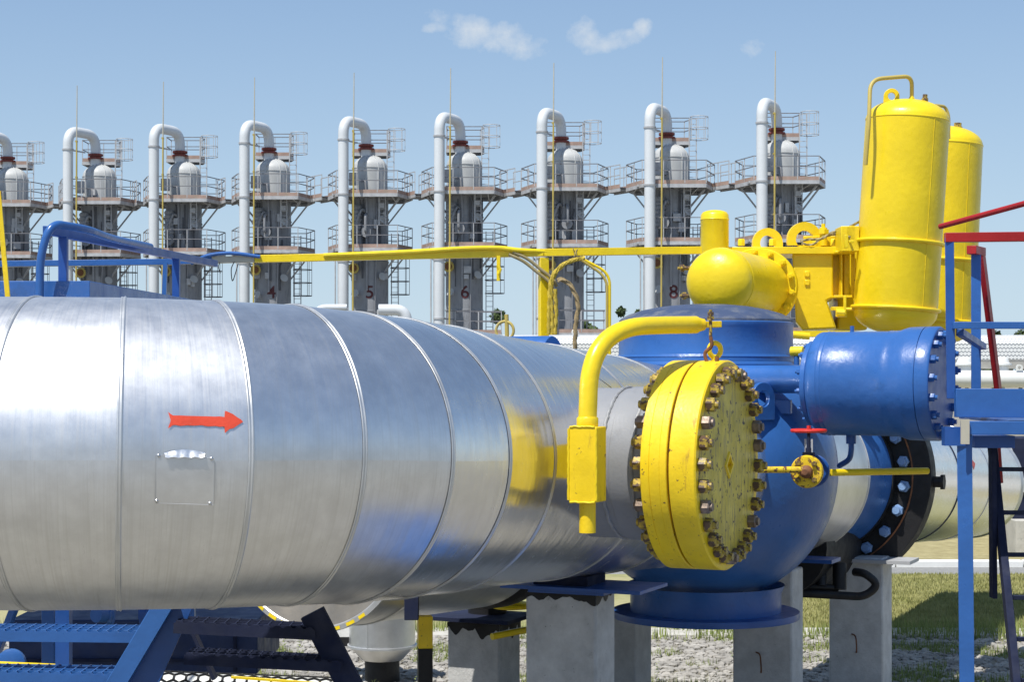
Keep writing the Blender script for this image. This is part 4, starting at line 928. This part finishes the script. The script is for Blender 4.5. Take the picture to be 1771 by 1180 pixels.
def make_column():
    t = thing('process_column', (0, 0, 0), 'x', 'column', 'row of grey process columns with platforms')
    MB().lathe((0, 0, 0), UP, [(0, 1.32), (.3, 1.32), (.3, 1.20), (14.5, 1.20)], 48, False).build('shaft', 'colgrey', t)
    b = MB()
    for z in (4, 7.2, 10.4, 13.2): b.lathe((0, 0, z), UP, [(-.05, 1.20), (-.04, 1.24), (.04, 1.24), (.05, 1.20)], 48, False)
    b.build('shaft_band', 'colgrey', t)
    pf = [(14.5, 1.13), (16.5, 1.13), (16.51, 1.16), (16.56, 1.16), (16.57, 1.12)]
    for i in range(1, 11): a = PI/2*i/10; pf.append((16.57+.82*math.sin(a), 1.12*math.cos(a)))
    MB().lathe((0, 0, 0), UP, pf, 48, False).build('domed_head', 'dome', t)
    hd = S.collection.objects[-1]
    b = MB()
    for ang in (-2.3, -1.85, -1.0, -.55):
        b.tube([V((1.145*math.cos(ang)*c_, 1.145*math.sin(ang)*c_, z)) for z, c_ in ((14.7, 1), (16.55, 1), (16.9, .92), (17.18, .70), (17.36, .36))], .035, 6)
    b.build('head_strap', 'dome', hd)
    # overhead gas line: leg, bend, flange
    lx, ly = -1.5, -2.6
    path = rnd([(lx, ly, 0), (lx, ly, 19.38), (-.25, -.05, 19.38), (-.25, -.05, 17.2)], .95, 10)
    MB().tube(path, .335, 28).build('overhead_pipe', 'pipewhite', t)
    oh = S.collection.objects[-1]
    b = MB()
    for z in (3.2, 6.6, 10.3, 14.6, 18.1): b.lathe((lx, ly, z), UP, [(-.05, .34), (-.05, .385), (.05, .385), (.05, .34)], 28).bar((lx, ly, z), (lx+.75, ly+1.6, z), .09, .09)
    b.build('pipe_clamp', 'steel', oh)
    MB().lathe((-.25, -.05, 17.75), UP, [(0, .40), (0, .52), (.12, .52), (.14, .38), (.22, .38), (.22, .5), (.36, .5), (.36, .34)], 24).build('pipe_flange', 'redox', oh)
    platform(t, 14.75, HEX); platform(t, 11.25, HEX)
    TOPP = [(-1.15, -.05), (1.15, -.05), (1.25, .8), (1.0, 1.6), (-1.15, 1.6)]
    platform(t, 17.65, TOPP, 1.4)
    b = MB(); ladder(b, 1.35, -.2, 14.8, 19.0); b.build('upper_ladder', 'steel', t, smooth=0)
    b = MB(); cage(b, 1.75, -.2, .55, 17.7, 19.1); b.build('ladder_cage', 'steel', t, smooth=0)
    b = MB(); ladder(b, 1.62, .1, 0, 12.3); b.build('lower_ladder', 'steel', t, smooth=0)
    b = MB(); cage(b, 1.95, .1, .62, 8.3, 10.9, 4); b.build('ladder_cage', 'steel_d', t, smooth=0)
    b = MB()
    for z in (14.6, 11.1):
        for x, y in ((2.4, .2), (2.0, -1.3), (-2.4, .2), (-2.0, -1.3)):
            k = 1.13/math.hypot(x, y); b.bar((x, y, z-.1), (x*k, y*k, z-(1.75 if abs(x) > 2.3 else 1.4)), .10, .10)
    b.build('bracket_strut', 'steel', t, smooth=0)
    # nozzles, manways, junction boxes and small pipes seen between the platforms
    MB().cyl((-.82, -.78, 9.95), (-.96, -1.28, 9.95), .27, 24).build('manway_neck', 'colgrey', t)
    MB().lathe((-.95, -1.26, 9.95), (-.27, -.96, 0), [(0, .36), (.07, .36), (.07, .26)], 24).build('manway_cover', 'mast', t)
    MB().lathe((-.97, -1.34, 9.95), (-.27, -.96, 0), [(0, .23), (.04, .23)], 20).build('manway_lid', 'rust', t)
    b = MB()
    for k in range(7): b.lathe((-.75, -1.12, 12.2+k*.26), UP, [(0, .34), (.16, .36), (.19, .30), (.25, .30)], 16)
    b.build('ribbed_exchanger', 'colgrey', t)
    MB().box((-.95, -1.55, 15.7), (.55, .35, .8)).box((-.95, -1.3, 14.95), (.5, .35, .3)).build('junction_box', 'steel', t, bevel=.02)
    MB().tube(rnd([(-.5, -1.25, 15.6), (-.2, -1.4, 15.6), (-.1, -1.4, 14.0), (-.1, -1.35, 8.5)], .15), .07, 8).tube(rnd([(.55, -1.15, 14.2), (.55, -1.3, 13.0), (.45, -1.25, 9.0), (.4, -1.2, 3)], .2), .05, 8).tube(rnd([(-.2, -1.2, 13.6), (-.4, -1.55, 13.8), (-.7, -1.5, 13.1), (-.8, -1.4, 12.4)], .3), .09, 8).build('small_pipe', 'colgrey', t)
    b = MB()
    for x, y, z in ((.75, -1.0, 13.0), (.72, -1.0, 9.3), (-.7, -1.1, 8.2)): b.lathe((x, y, z), (x, y, .5), [(0, .08), (.35, .28)], 12)
    b.build('drain_funnel', 'dome', t)
    b = MB(); ladder(b, .9, -1.35, 12.7, 14.7, .4, .3); b.bar((.7, -1.35, 14.7), (.7, -1.35, 12.7), .12, .1); b.box((.85, -1.4, 14.0), (.35, .2, .3)); b.build('access_ladder', 'steel', t, smooth=0)
    b = MB()
    for x in (-2.05, -1.85): b.cyl((x, -2.3, 0), (x, -2.3, 10.8), .045, 8)
    b.build('vent_pipes', 'steel', t)
    # foot platform
    FP = [(-.5, -2.6), (2.4, -2.6), (2.4, -1.0), (-.5, -1.0)]; platform(t, 5.7, FP, 1.35)
    b = MB()
    for x, y in FP: b.bar((x, y, 0), (x, y, 5.6), .12, .12)
    b.build('platform_leg', 'steel', t, smooth=0)
    # lightning rod
    MB().cyl((-.85, -3.1, 5.5), (-.80, -3.1, 18.6), .056, 10).build('mast', 'mast', t)
    MB().cyl((-.80, -3.1, 18.6), (-.77, -3.1, 22.3), .046, 8, .026).build('mast_tip', 'mastg', t)
    b = MB()
    for z in (6, 9.6, 12.6, 16.2, 18.6): b.box((-.84, -3.0, z), (.12, .3, .10))
    b.build('mast_bracket', 'mast', t, smooth=0)
    return t
proto = make_column()
cols = [20, 172, 318, 472, 640, 803, 977, 1160, 1350]
lab = ['leftmost column of the row, cut by the left edge of the photo', 'second column from the left, above the bent blue handrail tube',
       'third column from the left, behind the long sloping blue rail', 'grey column marked with a dark red 4', 'grey column marked with a dark red 5', 'grey column marked with a dark red 6',
       'column directly behind the yellow post and hanging hoses', 'column marked with a dark red 8, left of the small yellow air bottle', 'rightmost column of the row, behind the yellow lifting eyes']
xcol = []
for i, px in enumerate(cols):
    r = proto if i == 0 else proto.copy()
    Zc = 122.2-(122.2-111.6)*(px-172)/(1160-172)
    for _ in range(2): X = (px-885.5)/F*Zc
    if i:
        S.collection.objects.link(r)
        for ch in list(proto.children):
            c = ch.copy(); S.collection.objects.link(c); c.parent = r
            for g in list(ch.children):
                d = g.copy(); S.collection.objects.link(d); d.parent = c
    xcol.append((r, V((X, Zc, 0)), lab[i]))
for r, p, lb in xcol: r.location = p; r['label'] = lb
rs = np.random.RandomState(21)
for r, p, lb in xcol:
    b = MB()
    for k in range(7):
        a = -PI/2+rs.uniform(-1.0, 1.0); a2 = a+rs.uniform(-.25, .25); z0 = rs.uniform(8.6, 11); z1 = z0+rs.uniform(2.5, 6); R_ = 1.27+.12*rs.rand()
        pts = [V((R_*math.cos(a), R_*math.sin(a), z0)), V((R_*math.cos(a), R_*math.sin(a), (z0+z1)/2)), V((R_*math.cos(a2), R_*math.sin(a2), (z0+z1)/2+.3)), V((R_*math.cos(a2), R_*math.sin(a2), min(z1, 14.4)))]
        b.tube([p+q for q in rnd(pts, .15, 3)], .03+.04*rs.rand(), 6)
    b.build('cable_run', 'steel_d', r)
    for k in range(6):
        b = MB(); a = -PI/2+rs.uniform(-1.0, .9); z0 = rs.choice([12.0, 12.7, 13.4, 9.2, 9.6, 12.4, 15.4, 13.0])+rs.uniform(-.2, .2); c = p+V((1.29*math.cos(a), 1.29*math.sin(a), z0))
        b.box(c, (rs.uniform(.2, .5), .3, rs.uniform(.25, .6)), (-math.sin(a), math.cos(a), 0), (math.cos(a), math.sin(a), 0))
        b.build('instrument_box', 'steel', r)
    b = MB(); a = -PI/2+rs.uniform(-.5, .1); z0 = rs.uniform(12.0, 12.6); c = p+V((1.1*math.cos(a), 1.1*math.sin(a), z0)); d_ = V((math.cos(a), math.sin(a), 0))
    b.cyl(c, c+d_*.5, .22, 16); b.cyl(c+d_*.45, c+d_*.55, .34, 16); b.tube(rnd([c+d_*.5, c+d_*.8, c+d_*.8+UP*1.1, c+UP*1.2], .25, 4), .09, 8)
    b.build('side_nozzle', 'colgrey', r)
# painted numbers, bent round the shaft
for idx, ch in ((3, '4'), (4, '5'), (5, '6'), (7, '8')):
    cu = bpy.data.curves.new('number', 'FONT'); cu.body = ch; cu.size = 1.15; cu.align_x = 'CENTER'; cu.offset = .012
    to = bpy.data.objects.new('tmp', cu); S.collection.objects.link(to); bpy.context.view_layer.update()
    me = bpy.data.meshes.new_from_object(to.evaluated_get(bpy.context.evaluated_depsgraph_get())); bpy.data.objects.remove(to)
    bm = bmesh.new(); bm.from_mesh(me); bmesh.ops.triangulate(bm, faces=bm.faces); bmesh.ops.subdivide_edges(bm, edges=bm.edges, cuts=2)
    z0 = 3+(650-517)/F*xcol[idx][1].y
    for v in bm.verts: a = -PI/2+.06+v.co.x/1.20; v.co = V((1.222*math.cos(a), 1.222*math.sin(a), z0+v.co.y))
    bm.to_mesh(me); bm.free(); me.materials.append(M['number']); o = bpy.data.objects.new('painted_number', me); S.collection.objects.link(o); o.parent = xcol[idx][0]
# catwalks between neighbours
cwl = ['far left catwalk joining the first two columns', 'catwalk joining the second and third columns', 'catwalk joining the third column and the column marked 4', 'catwalk joining the columns marked 4 and 5', 'catwalk joining the columns marked 5 and 6',
       'catwalk between column 6 and the column behind the hoses', 'catwalk between the column behind the hoses and column 8', 'far right catwalk joining column 8 and the last column']
for i in range(8):
    a = xcol[i][1]+V((2.72, .2, 0)); c = xcol[i+1][1]+V((-2.72, .2, 0)); z = 14.75
    t = thing('catwalk', ((a+c)/2), cwl[i], 'catwalk', 'catwalks joining the column platforms')
    d = (c-a).normalized(); s_ = V((-d.y, d.x, 0))*.5
    MB().box((a+c)/2+UP*(z-.04), ((c-a).length, 1.0, .06), d, s_).build('deck', 'steel_d', t, smooth=0)
    b = MB()
    for sg in (-1, 1): b.bar(a+s_*sg+UP*(z-.16), c+s_*sg+UP*(z-.16), .07, .2)
    for k in range(5): q = a+(c-a)*(k+.5)/5; b.bar(q-s_+UP*(z-.15), q+s_+UP*(z-.15), .06, .1)
    b.build('deck_frame', 'steel', t, smooth=0)
    b = MB(); [b.bar(a+s_*sg+UP*(z+.07), c+s_*sg+UP*(z+.07), .03, .23) for sg in (-1, 1)]; b.build('toe_board', 'toe', t, smooth=0)
    b = MB()
    for sg in (-1, 1):
        for k in range(3): q = a+s_*sg+(c-a)*(k)/2; b.bar(q+UP*z, q+UP*(z+1.4), .05, .05)
        for h in (1.4, .75): b.bar(a+s_*sg+UP*(z+h), c+s_*sg+UP*(z+h), .05, .05)
    b.build('railing', 'steel', t, smooth=0)
# white header pipes at the feet of the columns
for (x0_, x1_, y_, Y, r_, lb) in ((545, 600, 532, 108, .20, 'small white header pipe with a bend, left of column 5'), (655, 703, 536, 106, .33, 'thicker grey white header pipe with an elbow, right of column 5')):
    t = thing('header_pipe', at((x0_+x1_)/2, 650, Y), lb, 'pipe', 'header pipes at the feet of the columns'); t.location.z = 0
    a = at(x0_, y_, Y); c = at(x1_, y_, Y)
    if r_ < .3: pts = [V((a.x, a.y, 0)), a, c]
    else: pts = [a, c, V((c.x, c.y, 0))]
    MB().tube(rnd(pts, .7, 8), r_, 20).build('tube', 'pipewhite', t)
    q = pts[0] if r_ >= .3 else pts[-1]; MB().bar((q.x, q.y, 0), q, .2, .2).build('stand', 'steel', t)

# ------------------------------------------------------------------ trees
def tree(px, py, Y, wpx, label, seed):
    rs = np.random.RandomState(seed); tp = at(px, py, Y); H = tp.z; W = wpx/F*Y/2
    t = thing('broadleaf_tree', (tp.x, Y, 0), label, 'tree', 'trees beyond the plant')
    b = MB(); b.cyl((tp.x, Y, 0), (tp.x, Y, H*.5), .28, 10, .16)
    cl = []
    for i in range(11):
        a = rs.rand()*2*PI; rr = W*(.25+.6*rs.rand()); z = H*(.25+.62*rs.rand()); k = 1-.5*max(0, (z/H-.6)/.4)
        c = V((tp.x+rr*k*math.cos(a), Y+rr*k*math.sin(a), z)); cl.append((c, W*(.22+.16*rs.rand()))); b.cyl((tp.x, Y, H*.4), c, .09, 6, .03)
    cl.append((V((tp.x, Y, H-W*.3)), W*.3)); b.build('trunk', 'bark', t)
    vs = []; fs = []
    for c, R in cl:
        for i in range(200):
            d = rs.normal(size=3); d /= np.linalg.norm(d); p = np.array(c)+d*R*(.55+.55*rs.rand())
            u = rs.normal(size=3); u /= np.linalg.norm(u); v = np.cross(u, d); v /= (np.linalg.norm(v)+1e-6); s_ = .16+.14*rs.rand()
            o = len(vs); vs += [p-u*s_, p+v*s_*.6, p+u*s_, p-v*s_*.6]; fs.append((o, o+1, o+2, o+3))
    b = MB(); b.v = [V(x) for x in vs]; b.f = fs; b.uv = [None]*len(fs); b.build('crown', 'leaf', t, smooth=0)
for a in ((862, 536, 150, 84, 'spreading tree right of the foot of column 6', 1), (1074, 533, 150, 46, 'small round tree between the thin conduits and the valve cap', 2), (1104, 537, 158, 30, 'smaller tree touching the edge of the valve cap', 3),
          (1010, 554, 155, 76, 'low tree behind the foot railing right of the hoses', 4), (1722, 572, 210, 70, 'distant tree seen under the blue rail by the red brace', 5), (1765, 570, 215, 80, 'distant tree at the right edge under the blue rail', 6),
          (1672, 575, 220, 80, 'distant tree left of the red brace', 7)):
    tree(*a)

# ------------------------------------------------------------------ gravel, grass and weeds
rs = np.random.RandomState(3)
ico = bmesh.new(); bmesh.ops.create_icosphere(ico, subdivisions=1, radius=1); iv = np.array([v.co[:] for v in ico.verts]); fi = np.array([[v.index for v in f.verts] for f in ico.faces]); ico.free()
n = 26000; vs = []; fs = []
for i in range(n):
    y = 15.5+5.0*rs.rand(); x = rs.uniform(-.31*y, .31*y)
    if noise.noise(V((x*.9, y*1.4, 0))) > .22 and rs.rand() < .8: continue
    s_ = .010+.034*rs.rand()**2.2; q = iv*(1+.35*(rs.rand(len(iv), 1)-.5))*np.array([1+.5*rs.rand(), 1+.5*rs.rand(), .55+.3*rs.rand()])*s_
    a = rs.rand()*6.28; ca, sa = math.cos(a), math.sin(a); q = np.stack([q[:, 0]*ca-q[:, 1]*sa+x, q[:, 0]*sa+q[:, 1]*ca+y, q[:, 2]+s_*.3], 1)
    fs.append(fi+len(vs)*len(iv)); vs.append(q)
me = bpy.data.meshes.new('gravel'); me.from_pydata(np.concatenate(vs).tolist(), [], np.concatenate(fs).tolist()); me.materials.append(M['stone'])
o = bpy.data.objects.new('gravel', me); S.collection.objects.link(o); tag(o, 'pale crushed stone lying under and behind the pipes', 'gravel', kind='stuff')
def blades(name, n, xr, yr, h, w_, mat, label, dens=None, seed=1, cat='grass'):
    rs = np.random.RandomState(seed); vs = []; fs = []
    for i in range(n):
        y = rs.uniform(*yr); x = rs.uniform(xr[0]*y, xr[1]*y)
        if dens and noise.noise(V((x*.9, y*1.4, 0))) < dens: continue
        a = rs.rand()*6.28; hh = h*(.4+rs.rand()); l_ = hh*.45*rs.rand(); ww = w_*(.5+rs.rand()); dx, dy = math.cos(a), math.sin(a); o = len(vs)
        vs += [(x-dy*ww, y+dx*ww, 0), (x+dy*ww, y-dx*ww, 0), (x+dx*l_, y+dy*l_, hh)]; fs.append((o, o+1, o+2))
    me = bpy.data.meshes.new(name); me.from_pydata(vs, [], fs); me.materials.append(M[mat]); o = bpy.data.objects.new(name, me); S.collection.objects.link(o); tag(o, label, cat, kind='stuff')
blades('lawn_grass', 60000, (.12, .31), (21.12, 26.95), .045, .008, 'blade', 'short green and straw coloured grass of the lawn strip')
blades('rough_grass', 60000, (-.31, .31), (15.5, 20.45), .08, .005, 'weed', 'thin grass growing in patches between the stones', dens=.12, seed=2)
blades('edge_grass', 9000, (-.31, .31), (20.2, 21.2), .16, .007, 'weed', 'taller grass growing along the concrete path', dens=-.1, seed=4)

# a far wood all round the plant's open side (behind the photographer): what the bright sheet reflects at its horizon
rs = np.random.RandomState(9); vs = []; fs = []
for i in range(16000):
    a = math.pi*(1.0+rs.rand()); R_ = 95+22*rs.rand(); top = 9+3.5*math.sin(a*23)+2.5*math.sin(a*57+1)
    p = np.array([R_*math.cos(a)*1.3, R_*math.sin(a), top*rs.rand()**.7]); u = rs.normal(size=3); u /= np.linalg.norm(u); v = rs.normal(size=3); v /= np.linalg.norm(v); s_ = .7+.8*rs.rand(); o_ = len(vs)
    vs += [(p-u*s_).tolist(), (p+v*s_*.7).tolist(), (p+u*s_).tolist(), (p-v*s_*.7).tolist()]; fs.append((o_, o_+1, o_+2, o_+3))
me = bpy.data.meshes.new('wood'); me.from_pydata(vs, [], fs); me.materials.append(M['leaf']); o = bpy.data.objects.new('wood', me); S.collection.objects.link(o); tag(o, 'far green wood facing the silver pipe, mirrored along its middle', 'wood', kind='stuff')

rs = np.random.RandomState(33); vs = []; fs = []
for i in range(420):
    y = rs.uniform(15.8, 20.4); x = rs.uniform(-.31*y, .31*y)
    if noise.noise(V((x*.9, y*1.4, 0))) < .0 and rs.rand() < .8: continue
    h = rs.uniform(.06, .26); lean = rs.normal(size=2)*.12
    for k in range(int(h/.012)):
        t_ = k*.012; a = k*2.4+rs.rand(); l_ = .05*(1-.6*t_/h); c = np.array([x+lean[0]*t_, y+lean[1]*t_, t_]); d = np.array([math.cos(a), math.sin(a), .35]); q = np.array([-math.sin(a), math.cos(a), 0])*l_*.22; o_ = len(vs)
        vs += [c.tolist(), (c+d*l_*.5+q).tolist(), (c+d*l_).tolist(), (c+d*l_*.5-q).tolist()]; fs.append((o_, o_+1, o_+2, o_+3))
me = bpy.data.meshes.new('weeds'); me.from_pydata(vs, [], fs); me.materials.append(M['weed']); o = bpy.data.objects.new('weeds', me); S.collection.objects.link(o); tag(o, 'leafy weeds sprouting among the crushed stone', 'weeds', kind='stuff')
